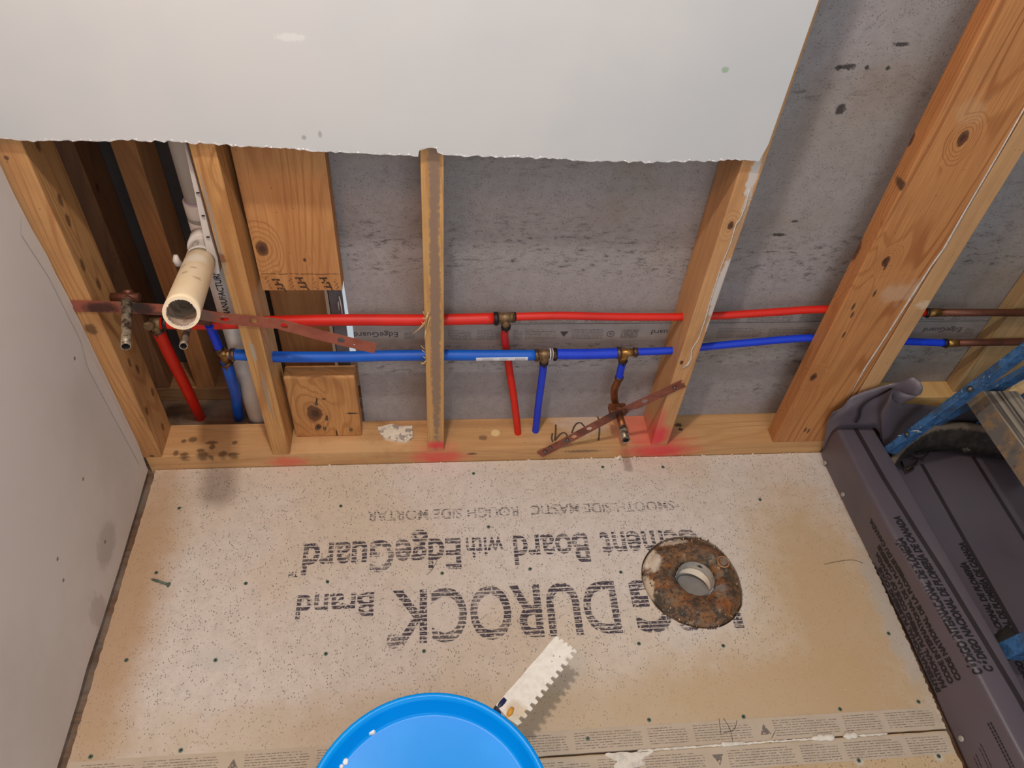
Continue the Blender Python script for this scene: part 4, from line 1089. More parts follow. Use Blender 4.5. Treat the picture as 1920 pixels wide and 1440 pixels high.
part(mb, 'drain_throat', plain('throat', (196, 186, 172), .55, c2=(150, 150, 150), ns=40), fl, recalc=False)
mb = MB(); vs = [IC + Vector((.0368 * math.cos(2 * math.pi * j / 40), .0368 * math.sin(2 * math.pi * j / 40), -.034 - .010 * math.sin(2 * math.pi * j / 40))) for j in range(40)]
mb.add(vs, [list(range(40))])
part(mb, 'plug', plain('grey_plug', (150, 146, 142), .7, c2=(136, 130, 124), ns=20), fl)
mb = MB(); vs = []; fs = []
for i in range(25):
    a = math.radians(-20 + 150 * i / 24); w_ = .010 * math.sin(math.pi * i / 24) + .0008
    d = Vector((math.cos(a), math.sin(a), 0))
    vs += [IC + d * .0366 + Vector((0, 0, -.020)), IC + d * (.0366 - w_) + Vector((0, 0, -.027))]
mb.add(vs, [(2 * i, 2 * i + 1, 2 * i + 3, 2 * i + 2) for i in range(24)], 0, True)
part(mb, 'pipe_lip', plain('pale_lip', (214, 200, 178), .5), fl)
bc = onZ(1357, 1052, .0235)
part(MB().tube([bc + Vector((0, 0, -.008)), bc + Vector((0, 0, .006))], .0042, 10).tube([bc + Vector((0, 0, -.008)), bc + Vector((0, 0, .0015))], .0085, 16), 'bolt', plain('rusty_bolt', (134, 122, 108), .5, .3, c2=(150, 104, 68), ns=90), fl)
pts = [bc + Vector((.0115 * math.cos(a), .0125 * math.sin(a), -.003)) for a in [i * math.pi / 10 for i in range(21)]]
part(MB().tube(pts, .0016, 8), 'bolt_slot', plain('slot_rust', (176, 124, 84), .6, ns=80), fl)
# crumbs around it
mb = MB()
for i in range(150):
    a = random.uniform(0, 6.283); rr_ = hole_r(a) - random.uniform(.0, .030); s_ = random.uniform(.0006, .0017)
    c = FLC + Vector((math.cos(a) * rr_, math.sin(a) * rr_, .0095 if rr_ < hole_r(a) - .012 else .004))
    mb.tube([c + Vector((0, 0, -.004)), c + Vector((0, 0, s_))], [s_, s_ * .5], 5, k=i % 2)
o = part(mb, 'crumbs', [M['chip'], plain('brown_crumb', (120, 84, 50), .8)], fl); o['kind'] = 'stuff'

# ================================================================== bucket with lid
BC = onZ(803, 1543, .345); BC = Vector((BC.x, BC.y, 0)); ZL = .345
def lathe(mb, c, prof, S=72, k=0, closed_end=True):
    vs = []; fs = []
    for (r_, z) in prof: vs += [Vector((c.x + r_ * math.cos(2 * math.pi * j / S), c.y + r_ * math.sin(2 * math.pi * j / S), z)) for j in range(S)]
    n = len(prof)
    for i in range(n - 1):
        for j in range(S): fs.append((i * S + j, i * S + (j + 1) % S, (i + 1) * S + (j + 1) % S, (i + 1) * S + j))
    mb.add(vs, fs, k, True)
    if closed_end:
        mb.add(vs[(n - 1) * S:], [list(range(S))], k)
    return mb
bk = thing('bucket', (BC.x, BC.y, 0), 'bright blue plastic bucket with its lid on, cut by the bottom of the picture', 'bucket')
part(lathe(MB(), BC, [(.128, .001), (.130, .0), (.132, .004), (.144, .30), (.1475, .300), (.1475, .335)], closed_end=False).add([BC + Vector((.128 * math.cos(2 * math.pi * j / 72), .128 * math.sin(2 * math.pi * j / 72), .0012)) for j in range(72)], [list(range(72))]), 'pail', plain('blue_pail', (12, 110, 205), .3), bk)
lidp = [(.1500, .300), (.1545, .302), (.1555, ZL - .006), (.1545, ZL - .001), (.1515, ZL), (.1470, ZL - .001), (.1448, ZL - .005), (.1365, ZL - .0215), (.1350, ZL - .0232), (.132, ZL - .0236), (.06, ZL - .0226)]
sp = [(BC + Vector((.05, -.02, ZL)), (.05, .05, .05), (18, 146, 236), .5, .7, .4, 20)]
lm = plain('blue_lid', (0, 140, 226), .26, c2=(0, 150, 234), ns=5, b=.02, spec=.14)
part(lathe(MB(), BC, lidp), 'lid', lm, bk)
mb = MB()
def blob(mb, px, z, rx, ry, h=.001, k=0):
    c = onZ(*px, z); n = 22
    vs = [c + Vector((rx * math.cos(2 * math.pi * i / n) * (1 + random.uniform(-.12, .12)), ry * math.sin(2 * math.pi * i / n) * (1 + random.uniform(-.12, .12)), 0)) for i in range(n)]
    top = [c + (v - c) * .7 + Vector((0, 0, h)) for v in vs]
    mb.add(vs + top, [(i, (i + 1) % n, n + (i + 1) % n, n + i) for i in range(n)] + [[n + i for i in range(n)]], k)
blob(mb, (697, 1373), ZL - .0226, .0052, .0042, .003)
o = mb.build('putty_blob', M['white_paint']); tag(o, 'single round white putty blob on the inner rim of the blue lid', 'putty')
mb = MB(); blob(mb, (636, 1415), ZL - .0226, .0022, .0058, .003)
o = mb.build('putty_blob', M['white_paint']); tag(o, 'thin white putty streak at the left inner rim of the blue lid', 'putty')
mb = MB(); blob(mb, (648, 1428), ZL - .0226, .0035, .0045, .0012); blob(mb, (640, 1437), ZL - .0226, .0028, .003, .001)
o = mb.build('putty_blob', M['white_paint']); tag(o, 'faint smeared white putty marks at the lower left of the blue lid', 'putty')

# ================================================================== notched trowel leaning behind the bucket
tw = thing('notched_trowel', (.11, .40, 0), 'notched trowel caked in dried white mortar, leaning behind the blue bucket', 'trowel')
tA = onZ(953, 1340, .125); tB = onZ(1061, 1209, .105)          # centre line of the blade, near to far
ux = (tB - tA).normalized(); nrm = Vector((0, 0, 1)); uy = nrm.cross(ux).normalized(); nrm = ux.cross(uy).normalized()
Lb = (tB - tA).length
# half widths measured at both ends
wN = (onZ(930, 1322, .125) - onZ(976, 1357, .125)).length / 2
wF = (onZ(1045, 1190, .105) - onZ(1078, 1226, .105)).length / 2
out = []
NT_ = 11
out.append((-.002, wN * .98))
for i in range(13): out.append((Lb * i / 12, wN + (wF - wN) * i / 12 + random.uniform(-.0005, .0005)))
out.append((Lb + .002, wF * .9))
for i in range(4):                               # small far notches
    a = wF * .75 - i * wF * .42
    out += [(Lb + .003, a), (Lb - .0012, a - .0012), (Lb - .001, a - .0035), (Lb + .0035, a - .0045)]
out.append((Lb + .001, -wF))
for i in range(NT_):
    s0 = Lb * (1 - (i + .15) / NT_); wy = wN + (wF - wN) * s0 / Lb; d = Lb / NT_
    out += [(s0, -wy), (s0 - d * .12, -wy + .0072), (s0 - d * .50, -wy + .0070), (s0 - d * .58, -wy - .0005)]
out.append((-.004, -wN * .9)); out.append((-.006, -wN * .2))
def tp_(a, b, z): return tA + ux * a + uy * b + nrm * z
loop = [Vector((a, b, 0)) for a, b in out]; tri = geometry.tessellate_polygon([loop]); n = len(out)
mb = MB()
mb.add([tp_(a, b, .0018) for a, b in out], tri); mb.add([tp_(a, b, -.0012) for a, b in out], tri)
mb.add([tp_(a, b, .0018) for a, b in out] + [tp_(a, b, -.0012) for a, b in out], [(i, (i + 1) % n, n + (i + 1) % n, n + i) for i in range(n)])
TO = Vector(tw['_o'])
sp = [(tp_(.012, -wN * .3, 0), (.022, .02, .02), (206, 186, 156), .7, .6, .4, 40), (tp_(.02, -wN * .6, 0), (.010, .008, .02), (226, 206, 176), .7, .6, .4, 60)] + [(tp_(a, b, 0), (.0013, .0015, .01), (120, 106, 90), .8, .4, .3, 200) for a, b in ((Lb * .8, .004), (Lb * .84, -.005), (Lb * .74, .0))]
part(mb, 'blade', plain('mortar_caked_blade', (244, 238, 226), .85, c2=(230, 222, 206), ns=60, b=.5, spots=sp, origin=TO), tw, bevel=.0006)
hA = tp_(-.002, wN * .80, -.004); hB = Vector((.062, .372, .012))
hs = [hA + ux * .018 + nrm * .007, hA, hA.lerp(hB, .08), hA.lerp(hB, .3), hA.lerp(hB, .7), hB]
part(MB().tube(hs, [.0035, .0065, .0085, .0125, .013, .011], 18), 'handle', plain('navy_grip', (28, 38, 96), .45, c2=(40, 36, 60), ns=40), tw, label='dark blue grip')
part(MB().tube([tp_(.012, wN * .05, .003), tp_(.004, -wN * .02, .004), tp_(-.006, -wN * .05, -.004)], [.003, .0045, .0035], 10), 'grip_inlay', plain('yellow_inlay', (226, 160, 52), .5), tw, label='yellow orange inlay')

# ================================================================== curb and grey liner
def lerp_tab(tab, Y):
    tab = sorted(tab)
    if Y <= tab[0][0]: return tab[0][1]
    for (a, va), (b, vb) in zip(tab, tab[1:]):
        if Y <= b: return va + (vb - va) * (Y - a) / (b - a)
    return tab[-1][1]
ZC = .112
Lft = [(-.3, .918), (.30, .918), (.42, .9195), (.59, .9205), (.72, .918), (.82, .914), (.92, .912), (1.0, .9105), (1.031, .913)]
Rdg = [(-.3, .946), (.30, .942), (.45, .9385), (.56, .928), (.65, .918), (.75, .909), (.91, .902), (1.02, .9035)]
Rgt = [(-.3, 1.018), (.42, 1.014), (.51, 1.0135), (.64, 1.008), (.76, 1.004), (.865, 1.001), (1.01, .992)]
ZF = .002
cb = MB()
for (a, b) in ((.004, .038), (.038, .072), (.072, .104)):
    cb.box((.952, -.3, a), (.990, .96, b))
o = cb.build('curb', wood_mat('curb_wood', 'Y', (190, 150, 100), (150, 106, 62), seed=20)); tag(o, 'stacked wooden curb hidden under the grey liner', 'curb')
def sect(Y):
    """outline of the liner across the curb, as (x, z)"""
    l, r, g = lerp_tab(Lft, Y), lerp_tab(Rdg, Y), lerp_tab(Rgt, Y)
    e = max(0, (Y - .93) / .10)
    w1 = .0016 * math.sin(Y * 31) + .001 * math.sin(Y * 77)
    rr_ = .009
    P_ = [(l + .001, .0015), (l - .0025, .012), (l + (r - l) * .35 + w1, .045), (l + (r - l) * .72 + w1 * .6, .08)]
    for i in range(5):
        a = math.radians(180 - 22.5 * i)
        P_.append((r + .002 + rr_ + rr_ * math.cos(a), ZC - rr_ + rr_ * math.sin(a)))
    P_ += [(r + .035, ZC + .0006), (g - .020, ZC + .0008)]
    for i in range(4):
        a = math.radians(90 - 30 * i)
        P_.append((g - .006 + .006 * math.cos(a), ZC - .006 + .006 * math.sin(a)))
    P_ += [(g + .001, .06), (g + .004, .018), (g + .012, ZF + .004), (g + .028, ZF), (1.16, ZF), (1.30, ZF), (1.45, ZF), (1.655, ZF)]
    return P_
Ys = [-.3 + i * .0165 for i in range(81)]
Ys = [y for y in Ys if y <= 1.022] + [1.024]
NS = len(sect(0.5))
def arc(Y):
    s_ = [0]; Q = sect(Y)
    for i in range(NS - 1): s_.append(s_[-1] + math.hypot(Q[i + 1][0] - Q[i][0], Q[i + 1][1] - Q[i][1]))
    return Q, s_
def on_liner(s, Y, off=.0006):
    Q, S_ = arc(Y)
    for i in range(NS - 1):
        if s <= S_[i + 1] or i == NS - 2:
            t_ = (s - S_[i]) / (S_[i + 1] - S_[i]); a, b = Q[i], Q[i + 1]
            dx, dz = b[0] - a[0], b[1] - a[1]; L_ = math.hypot(dx, dz)
            return Vector((a[0] + dx * t_ - dz / L_ * off, Y, a[1] + dz * t_ + dx / L_ * off))
def s_at_x(x, Y, top=True):
    """arc length where the curb top passes x"""
    Q, S_ = arc(Y)
    for i in range(8 if top else 15, NS - 1):
        if Q[i][0] <= x <= Q[i + 1][0]: return S_[i] + (x - Q[i][0]) / (Q[i + 1][0] - Q[i][0]) * (S_[i + 1] - S_[i])
def s_at_z(z, Y):
    Q, S_ = arc(Y)
    for i in range(0, 8):
        if Q[i][1] <= z <= Q[i + 1][1]: return S_[i] + (z - Q[i][1]) / (Q[i + 1][1] - Q[i][1]) * (S_[i + 1] - S_[i])
    return S_[1]
mb = MB(); vs = []
for Y in Ys: vs += [Vector((x, Y, z)) for x, z in sect(Y)]
fs = []
for i in range(len(Ys) - 1):
    for j in range(NS - 1): fs.append((i * NS + j, i * NS + j + 1, (i + 1) * NS + j + 1, (i + 1) * NS + j))
mb.add(vs, fs, 0, True)
def ribbon(mb, fn, ys, w_, k):
    vs = []
    for Y in ys:
        s_ = fn(Y); vs += [on_liner(s_ - w_ / 2, Y), on_liner(s_ + w_ / 2, Y)]
    mb.add(vs, [(2 * i, 2 * i + 1, 2 * i + 3, 2 * i + 2) for i in range(len(ys) - 1)], k)
topx = [(-.3, 1.008), (.415, .992), (.652, .9745), (.735, .9655), (.87, .953), (1.024, .946)]
ribbon(mb, lambda Y: s_at_x(lerp_tab(topx, Y), Y), Ys, .0105, 1)
ribbon(mb, lambda Y: s_at_x(1.150, Y, False), [y for y in Ys if y < 1.0], .0095, 1)
ribbon(mb, lambda Y: s_at_x(1.29, Y, False), [y for y in Ys if y < 1.01], .0095, 1)
def liner_text(body, s0, y0, y1, hgt, k=2, bold=.055, shear=.12):
    tv, tf = text2d(body, bold, shear, 1)
    mb.add([on_liner(s0(y0 + (y1 - y0) * v.x) - hgt * (v.y - .5), y0 + (y1 - y0) * v.x, .0007) for v in tv], tf, k)
liner_text('C\u00d3DIGO NACIONAL DE PLOMER\u00cdA DE CANADA', lambda Y: s_at_x(lerp_tab(topx, Y), Y) - .0235, .455, .778, .0155)
liner_text('C\u00d3DIGO INTERNACIONAL DE PLOMER\u00cdA', lambda Y: s_at_x(lerp_tab(topx, Y), Y) - .0455, .452, .728, .0155)
liner_text('CODE NATIONAL DE LA PLOMBERIE DU CANADA', lambda Y: s_at_z(.071, Y), .458, .797, .0125)
liner_text('CODE INTERNATIONAL DE LA PLOMBERIE', lambda Y: s_at_z(.052, Y), .460, .747, .0125)
liner_text('NATIONAL PLUMBING CODE OF CANADA', lambda Y: s_at_z(.033, Y), .459, .740, .0115)
liner_text('INTERNATIONAL PLUMBING CODE', lambda Y: s_at_z(.0185, Y), .457, .715, .0100)
liner_text('COMPLIES WITH / CONFORME AU / CONFORME CON', lambda Y: s_at_z(.0075, Y), .452, .73, .0070)
for (zz, ya, yb_, th) in ((.052, .285, .352, .0012), (.046, .290, .350, .0010), (.034, .300, .345, .0010), (.028, .305, .342, .0010)):
    y = ya
    while y < yb_:
        s_ = s_at_z(zz, y); L_ = random.uniform(.003, .008)
        mb.add([on_liner(s_, y, .0007), on_liner(s_ + th * 1.3, y, .0007), on_liner(s_at_z(zz, y + L_) + th * 1.3, y + L_, .0007), on_liner(s_at_z(zz, y + L_), y + L_, .0007)], [(0, 1, 2, 3)], 2)
        y += L_ + .0012
y = .285
while y < .374:
    L_ = random.uniform(.003, .0055)
    for zz in (.089, .084):
        s_ = s_at_z(zz, y); s2_ = s_at_z(zz, y + L_)
        mb.add([on_liner(s_, y, .0007), on_liner(s_ + .0026, y, .0007), on_liner(s2_ + .0026, y + L_, .0007), on_liner(s2_, y + L_, .0007)], [(0, 1, 2, 3)], 2)
    y += L_ + .0014
fl_s = lambda x: (lambda Y: s_at_x(x, Y, False))
liner_text('C\u00d3DIGO NACIONAL DE PLOMER\u00cdA DE CANADA', fl_s(1.1375), .455, .775, .0140)
liner_text('C\u00d3DIGO INTERNACIONAL DE PLOMER\u00cdA', fl_s(1.1175), .452, .728, .0140)
# corner sheet turned up against the studs
rows_px = [
    # (top px, Y), (middle px, Y), (bottom px, Y)
    ((1561, 774, 1.010), (1551, 790, 1.018), (1541, 853, 1.022)),
    ((1578, 764, 1.016), (1570, 778, 1.010), (1557, 814, 1.014)),
    ((1592, 748, 1.020), (1590, 768, 1.008), (1568, 804, 1.008)),
    ((1612, 737, 1.024), (1608, 760, 1.010), (1590, 803, 1.006)),
    ((1650, 725, 1.024), (1640, 755, 1.012), (1620, 804, 1.004)),
    ((1682, 716, 1.020), (1660, 752, 1.010), (1640, 802, 1.000)),
    ((1706, 707, 1.010), (1672, 756, 1.005), (1648, 810, .996)),
    ((1722, 713, .998), (1672, 764, 1.002), (1650, 815, .995)),
    ((1730, 725, .985), (1668, 770, 1.000), (1650, 820, .994)),
    ((1727, 738, .980), (1664, 772, .999), (1650, 826, .993)),
    ((1716, 742, .982), (1660, 770, .999), (1650, 830, .992)),
    ((1700, 739, .990), (1656, 768, .999), (1651, 834, .991)),
    ((1686, 733, .996), (1652, 768, .998), (1652, 836, .990)),
    ((1674, 733, .990), (1650, 772, .994), (1654, 838, .988)),
    ((1671, 742, .982), (1652, 780, .988), (1656, 842, .984)),
    ((1676, 752, .982), (1658, 792, .984), (1664, 846, .984)),
    ((1690, 757, .992), (1674, 800, .990), (1680, 850, .990)),
    ((1720, 758, 1.010), (1700, 795, 1.024), (1706, 824, 1.045)),
    ((1760, 763, 1.032), (1740, 796, 1.050), (1744, 822, 1.060)),
    ((1820, 768, 1.055), (1800, 796, 1.062), (1804, 820, 1.064)),
    ((1920, 772, 1.062), (1900, 796, 1.064), (1904, 818, 1.066)),
]
cols = [[onY(*q) for q in r_] for r_ in rows_px]
fine = []
for j in range(3): fine.append(curve_pts([c[j] for c in cols], 4))
grid = []
for i in range(len(fine[0])):
    a, b, c = fine[0][i], fine[1][i], fine[2][i]
    grid.append([a.lerp(b, t_ / 4) if t_ <= 4 else b.lerp(c, (t_ - 4) / 4) for t_ in range(9)])
vs = [p for g in grid for p in g]; ng = 9
mb2 = MB().add(vs, [(i * ng + j, i * ng + j + 1, (i + 1) * ng + j + 1, (i + 1) * ng + j) for i in range(len(grid) - 1) for j in range(ng - 1)], 0, True)
ln_ = thing('shower_liner', (1.0, .6, 0), 'dark grey vinyl shower liner printed with black plumbing code lines, draped over the curb', 'liner')
part(mb, 'draped_sheet', [M['liner'], M['liner_line'], M['ink_liner']], ln_, recalc=False)
sh = part(mb2, 'corner_fold', M['liner'], ln_, recalc=False, label='crumpled corner fold standing up against the studs')
md = sh.modifiers.new('thick', 'SOLIDIFY'); md.thickness = .0012; md.offset = 0
# line running up the fold
mb = MB(); lp = [onY(x, y, Y) for x, y, Y in [(1602, 792, 1.002), (1609, 780, 1.004), (1612, 765, 1.006), (1625, 751, 1.012), (1650, 738, 1.018), (1670, 727, 1.020)]]
lp = [p + Vector((0, -.0035, .0025)) for p in curve_pts(lp, 4)]
mb.add([v for p in lp for v in (p + Vector((-.0035, 0, .001)), p + Vector((.0035, 0, -.001)))], [(2 * i, 2 * i + 1, 2 * i + 3, 2 * i + 2) for i in range(len(lp) - 1)])
part(mb, 'fold_line', M['liner_line'], ln_)
GN2 = 'nail heads in the liner'
for (x, y), s_z, lb in (((1553, 867), .010, 'topmost, at the rear corner'), ((1582, 932), .02, 'just below the rear corner'), ((1810, 1378), .022, 'near the bottom of the picture')):
    YY = onX(x, y, .915).y
    c = on_liner(s_at_z(s_z, YY), YY, .0005)
    mb = MB().tube([c, c + Vector((-.002, 0, .0006)), c + Vector((-.0026, 0, .0008))], [.0055, .0052, .003], 16)
    tag(mb.build('nail', plain('galv_head', (176, 170, 158), .5, .4, ns=80)), 'round pale nail head on the liner flank, ' + lb, 'nail', GN2)

# ================================================================== black rubber hoop on the liner
mb = MB()
top_px = [(1672, 872), (1690, 846), (1715, 822), (1745, 805), (1780, 799), (1815, 800), (1850, 806), (1885, 820), (1930, 850)]
bot_px = [(1676, 884), (1692, 860), (1716, 848), (1745, 845), (1780, 846), (1815, 850), (1850, 856), (1885, 864), (1930, 890)]
tp1 = curve_pts([onZ(x, y, .080) for x, y in top_px], 4); bt1 = curve_pts([onZ(x, y, .022) for x, y in bot_px], 4)
vs = []; PR = []
for a, b in zip(tp1, bt1):
    ring_ = [b, b.lerp(a, .35) + Vector((0, -.006, .004)), b.lerp(a, .75) + Vector((0, -.004, .006)), a + Vector((0, -.004, -.001)), a + Vector((0, .004, .003)), a + Vector((0, .014, 0)), a + Vector((0, .020, -.02)), Vector((b.x, a.y + .024, .014))]
    vs += ring_
n8 = 8
fs = [(i * n8 + j, i * n8 + (j + 1) % n8, (i + 1) * n8 + (j + 1) % n8, (i + 1) * n8 + j) for i in range(len(tp1) - 1) for j in range(n8)]
fs += [tuple(range(n8)), tuple((len(tp1) - 1) * n8 + j for j in range(n8))[::-1]]
mb.add(vs, fs, 0, True)
sp = [(p + Vector((0, .006, .003)), (.03, .022, .010), (122, 106, 88), .85, .5, .35, 40) for p in tp1[::2]] + [(onZ(1808, 838, .03), (.012, .02, .008), (150, 140, 126), .7, .5, .6, 80)]
HO = Vector((1.25, 1.03, .004))
o = mb.build('rubber_tub', plain('dusty_black_rubber', (40, 35, 31), .6, c2=(66, 58, 50), ns=50, b=.2, spots=sp, origin=HO), origin=HO)
tag(o, 'curved rim of a dusty black rubber tub lying on the liner under the blue ladder', 'tub')
# small dark bracket
mb = MB(); 
for q in ([(1684, 858), (1700, 856), (1722, 860), (1716, 870), (1698, 882)], [(1690, 866), (1698, 886), (1712, 878)], [(1718, 850), (1742, 846), (1728, 862)]):
    mb.tube([onZ(x, y, .012) for x, y in q], .0028, 8)
o = mb.build('wire_bracket', plain('dark_bracket', (50, 38, 30), .6, .3, ns=80)); tag(o, 'tangled dark metal bracket lying on the liner beside the curb', 'bracket')

# ================================================================== blue step ladder
ld = thing('step_ladder', (1.10, .78, ZF), 'worn blue step ladder with a grey wooden step, standing in the shower', 'ladder')
LO = Vector(ld['_o'])
t = NT('worn_blue_paint')
n1 = t.noise(t.obj, 60, 6, .7); n2 = t.noise(t.map(t.obj, (1, 1, 1), (4, 0, 2)), 18, 5, .65)
col = t.mix(t.ss(n1, .35, .65), (40, 72, 108), (62, 108, 156))
col = t.mix(t.ss(n2, .50, .62, 0, .6), col, (70, 78, 82))
col = t.mix(t.ss(t.noise(t.map(t.obj, (1, 1, 1), (8, 1, 2)), 130, 3, .6), .64, .70, 0, .8), col, (150, 164, 172))
t.bump(n1, .3, .001)
bluem = t.fin(col, .5)
def bar(a, b, wid, thk, name, mat, wdir=Vector((0, 0, 1)), k=0, lab=None, bev=.0012):
    a = Vector(a); b = Vector(b); d = (b - a).normalized()
    u = (wdir - d * wdir.dot(d)).normalized(); v_ = d.cross(u)
    c = [(-1, -1), (1, -1), (1, 1), (-1, 1)]
    vs = [p + u * (wid / 2 * i) + v_ * (thk / 2 * j) for p in (a, b) for i, j in c]
    mb = MB().add(vs, [(0, 1, 2, 3), (7, 6, 5, 4), (0, 4, 5, 1), (1, 5, 6, 2), (2, 6, 7, 3), (3, 7, 4, 0)])
    return part(mb, name, mat, ld, bevel=bev, label=lab)
YR = .955
rA = onY(1672, 843, YR); rB = onY(1823, 730, YR); rC = rA + (rB - rA) * 3.3
dir_ = (rB - rA).normalized()
wd = (onY(1905, 657, YR) - onY(1925, 692, YR)); 
bar(rA - dir_ * .006, rC, .026, .016, 'front_rail', bluem, Vector((-.7, 0, .7)))
YN = .505
# the nearer rail: only its foot shows
nA = onX(1903, 1214, 1.05); nA = Vector((1.052, nA.y, .075))
nB = nA + dir_ * .9
bar(nA, nB, .042, .030, 'front_rail', bluem, Vector((-.7, 0, .7)))
f0 = nA + Vector((.012, .020, -.028))
part(MB().tube([f0 + Vector((-.01, .0, -.030)), f0 + Vector((0, 0, 0)), f0 + Vector((.022, .012, .028))], [.020, .024, .022], 16), 'rubber_foot', plain('black_foot', (30, 26, 24), .7, c2=(52, 46, 40), ns=60), ld, label='black rubber foot')
for (x, y, r_) in ((1701, 815, .0042), (1820, 731, .0062)):
    p = onY(x, y, YR - .009)
    part(MB().tube([p + Vector((0, .006, 0)), p - Vector((0, .001, 0)), p - Vector((0, .0025, 0))], [r_, r_, r_ * .5], 14).tube([p - Vector((0, .0025, 0)), p - Vector((0, .004, 0))], r_ * .45, 10), 'bolt', M['steel'], ld)
wm = []
for q in ((1716, 808), (1723, 810), (1686, 817)):
    p = onY(*q, YR - .0088); wm.append(p)
mb = MB()
for i, p in enumerate(wm):
    L_ = (.010, .006, .004)[i]
    mb.add([p + Vector((-L_, 0, -.0006)), p + Vector((L_, 0, -.001)), p + Vector((L_ * .9, 0, .0012)), p + Vector((-L_ * .2, 0, .0022))], [(0, 1, 2, 3)])
part(mb, 'paint_drips', M['white_paint'], ld, label='white paint drips')
# step: weathered plank running toward the camera
ZST = .235
e0 = onZ(1843, 733, ZST); e1 = onZ(1905, 733, ZST)
g0 = onZ(1866, 718, ZST)
dY = Vector((.012, -1, 0)).normalized()
far0 = Vector((e0.x, e0.y, ZST)); far1 = Vector((e1.x + .004, e1.y, ZST))
near0 = far0 + dY * .47; near1 = far1 + dY * .47
th = .038
lowL0 = onX(1812, 752, far0.x - .014); 
lz = lowL0.z
vs = [far0, far1, near1, near0,
      Vector((lowL0.x, lowL0.y, lz)), far1 + Vector((.0, 0, -th)), near1 + Vector((0, 0, -th)), Vector((lowL0.x, lowL0.y, lz)) + dY * .47]
mb = MB().add(vs, [(0, 3, 2, 1), (4, 5, 6, 7), (0, 4, 7, 3), (1, 2, 6, 5), (0, 1, 5, 4), (3, 7, 6, 2)])
t = NT('weathered_step')
gr = t.noise(t.map(t.obj, (150, 3, 60)), 1.0, 4, .6, .3)
col = t.mix(t.ss(gr, .40, .60), (92, 82, 72), (166, 152, 134))
col = t.mix(t.ss(gr, .32, .38, .8, 0), col, (48, 40, 34))
t.bump(gr, 1.0, .004)
stepm = t.fin(col, .85)
part(mb, 'step', stepm, ld, bevel=.0015, label='grey weathered wooden step with deep grooves')
# mottled strip nailed along the near flank of the step
vs = [far0 + Vector((-.0006, 0, .0004)), near0 + Vector((-.0006, 0, .0004)), vs[7] + Vector((-.002, 0, 0)), vs[4] + Vector((-.002, 0, 0))]
t = NT('mottled_metal')
n1 = t.noise(t.obj, 26, 6, .7); n2 = t.noise(t.obj, 70, 5, .7)
col = t.mix(t.ss(n1, .42, .6), (104, 98, 92), (140, 112, 80)); col = t.mix(t.ss(n2, .55, .7, 0, .7), col, (68, 62, 58))
t.bump(n2, .4, .001)
mm = t.fin(col, .6)
mb = MB().add([v for v in vs] + [v + Vector((.003, 0, -.002)) for v in vs], [(0, 1, 2, 3), (7, 6, 5, 4), (0, 4, 5, 1), (1, 5, 6, 2), (2, 6, 7, 3), (3, 7, 4, 0)])
part(mb, 'edge_plate', mm, ld, label='mottled tan and grey metal edge of the step')
for q in (.135,):
    c = far0.lerp(Vector((lowL0.x, lowL0.y, lz)), .35) + dY * q
    part(MB().tube([c + Vector((.002, 0, -.001)), c + Vector((-.003, 0, .002))], [.0048, .0040], 14), 'rivet', mm, ld)
# rear rail sloping the other way
bar(onY(1935, 690, 1.03), onY(1740, 800, 1.045), .03, .012, 'rear_rail', bluem, Vector((-.7, 0, .7)))
bar(Vector((1.46, 1.06, .30)), Vector((1.30, 1.05, .06)), .028, .014, 'rear_rail', bluem, Vector((0, 0, 1)))

# ================================================================== debris
ch = [(708, 800), (722, 797), (735, 795), (748, 799), (773, 799), (774, 820), (762, 828), (740, 826), (722, 822), (712, 812)]
pts = [onZ(x, y, ZS + .006) for x, y in ch]; low = [p + Vector((0, 0, -.006)) for p in pts]
c = sum(pts, Vector()) / len(pts)
pts = [p + Vector((0, 0, random.uniform(-.002, .003))) for p in pts]
n = len(pts)
mb = MB().add(pts + low + [c + Vector((0, 0, .005))], [(i, (i + 1) % n, 2 * n) for i in range(n)] + [(i, n + i, n + (i + 1) % n, (i + 1) % n) for i in range(n)] + [[n + i for i in range(n)][::-1]])
o = mb.build('plaster_chunk', M['chip']); tag(o, 'flat white broken chunk of plaster lying on the sill plate', 'debris')
p = onZ(1160, 858, .001); s_ = .008
mb = MB().add([p + Vector(v) * s_ for v in ((-1, -.4, 0), (.2, -.9, 0), (1, .1, 0), (.1, .8, 0), (-.1, 0, 1.1), (.3, .2, .8))], [(0, 1, 4), (1, 5, 4), (1, 2, 5), (2, 3, 5), (3, 4, 5), (3, 0, 4), (0, 3, 2, 1)])
o = mb.build('plaster_chunk', M['chip']); tag(o, 'tiny grey white plaster crumb on the board below the slanted copper strip', 'debris')
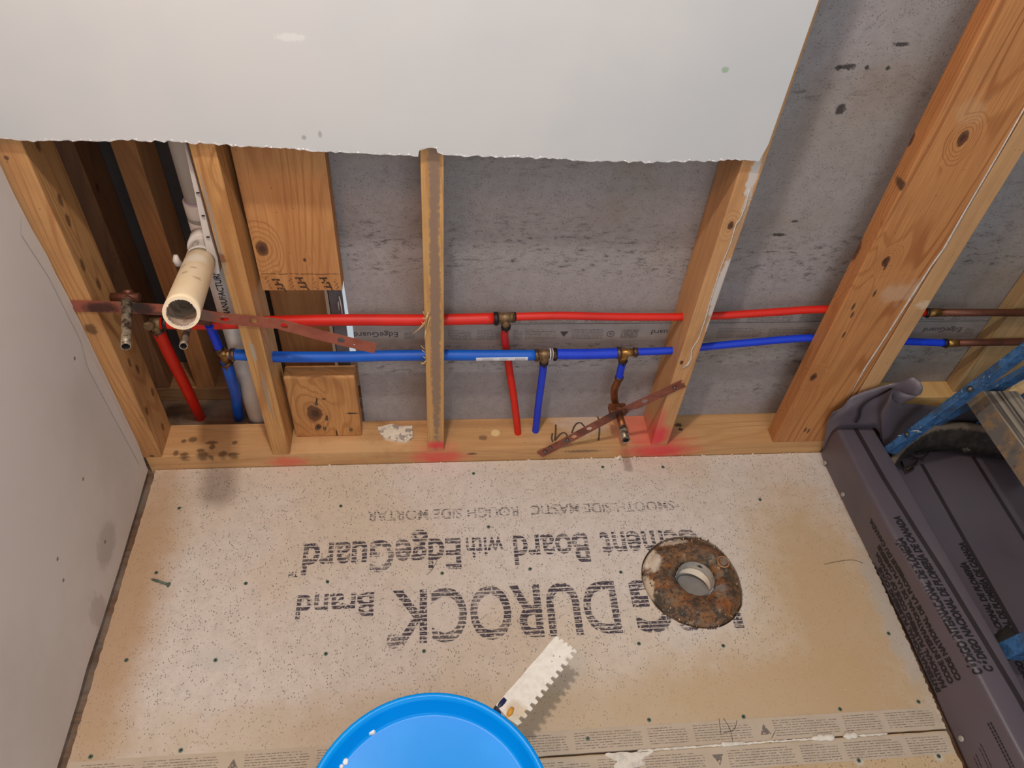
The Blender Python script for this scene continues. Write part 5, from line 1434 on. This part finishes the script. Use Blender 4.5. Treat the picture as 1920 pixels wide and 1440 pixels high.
# chips along the sill
mb = MB()
for i in range(70):
    x = random.choice([random.uniform(.2, .9), random.uniform(.3, .72), random.uniform(-.3, .9)]); s_ = random.uniform(.0008, .003)
    c = Vector((x, Y0 - random.uniform(.001, .006), .0006))
    mb.add([c + Vector(v) * s_ for v in ((-1.3, 0, 0), (.2, -.8, 0), (1.2, .3, 0), (0, .6, .5), (0, 0, .6))], [(0, 1, 4), (1, 2, 4), (2, 3, 4), (3, 0, 4)])
for i in range(60):
    x = random.uniform(-.55, .9); s_ = random.uniform(.0005, .0016); c = Vector((x, random.uniform(.33, 1.0), .0008))
    if (c - FLC).length < .11: continue
    mb.add([c + Vector(v) * s_ for v in ((-1.6, 0, 0), (.2, -.7, 0), (1.4, .3, 0), (0, .6, .3), (0, 0, .5))], [(0, 1, 4), (1, 2, 4), (2, 3, 4), (3, 0, 4)])
o = mb.build('crumbs', M['chip']); tag(o, 'tiny white plaster crumbs scattered over the floor board and along the sill', 'debris', kind='stuff')
# splinters on the middle stud
def splinters(pxs, lab):
    mb = MB()
    for (x0, y0, x1, y1) in pxs:
        a = onY(x0, y0, Y0 - .001); b = onY(x1, y1, Y0 - .006)
        mb.tube([a, a.lerp(b, .5) + Vector((0, -.002, .001)), b], [.0013, .0010, .0003], 5)
    tag(mb.build('wood_splinters', M['straw']), lab, 'splinters')
splinters([(800, 605, 771, 628), (800, 600, 778, 624), (797, 592, 793, 583), (798, 610, 790, 604), (802, 598, 792, 596), (798, 620, 796, 640), (800, 590, 797, 600), (803, 585, 797, 612), (806, 596, 799, 618)], 'pale torn splinters where the red pipe enters the middle stud')
splinters([(797, 655, 789, 648), (797, 660, 791, 656), (799, 672, 793, 668), (798, 682, 788, 680), (799, 676, 790, 684)], 'small pale splinters where the blue pipe enters the middle stud')
# hairs
def hair(pxs, z, lab):
    mb = MB(); mb.tube(curve_pts([onZ(x, y, z) for x, y in pxs], 5), .00035, 5)
    tag(mb.build('hair', M['ink_black']), lab, 'hair')
hair([(1348, 1347), (1352, 1378)], .0015, 'short straight dark hair on the printed seam band')
hair([(1357, 1347), (1370, 1370), (1374, 1392)], .0015, 'forked dark hair crossing the seam, left branch')
hair([(1382, 1350), (1376, 1368), (1356, 1374)], .0019, 'dark hair crossing the forked one on the seam band')
hair([(1545, 1058), (1575, 1052), (1600, 1050), (1618, 1056)], .0012, 'long curved hair on the board by the liner')
hair([(800, 1078), (810, 1068), (820, 1050)], .0012, 'fine scratch-like fibre on the printed lettering of the board')
hair([(1453, 1372), (1447, 1384)], .0015, 'very short dark hair below the seam')
# grey mop-like stain flat on the board under the pipes is bare surface: nothing to build

for o in bpy.data.objects:
    if '_o' in o: del o['_o']
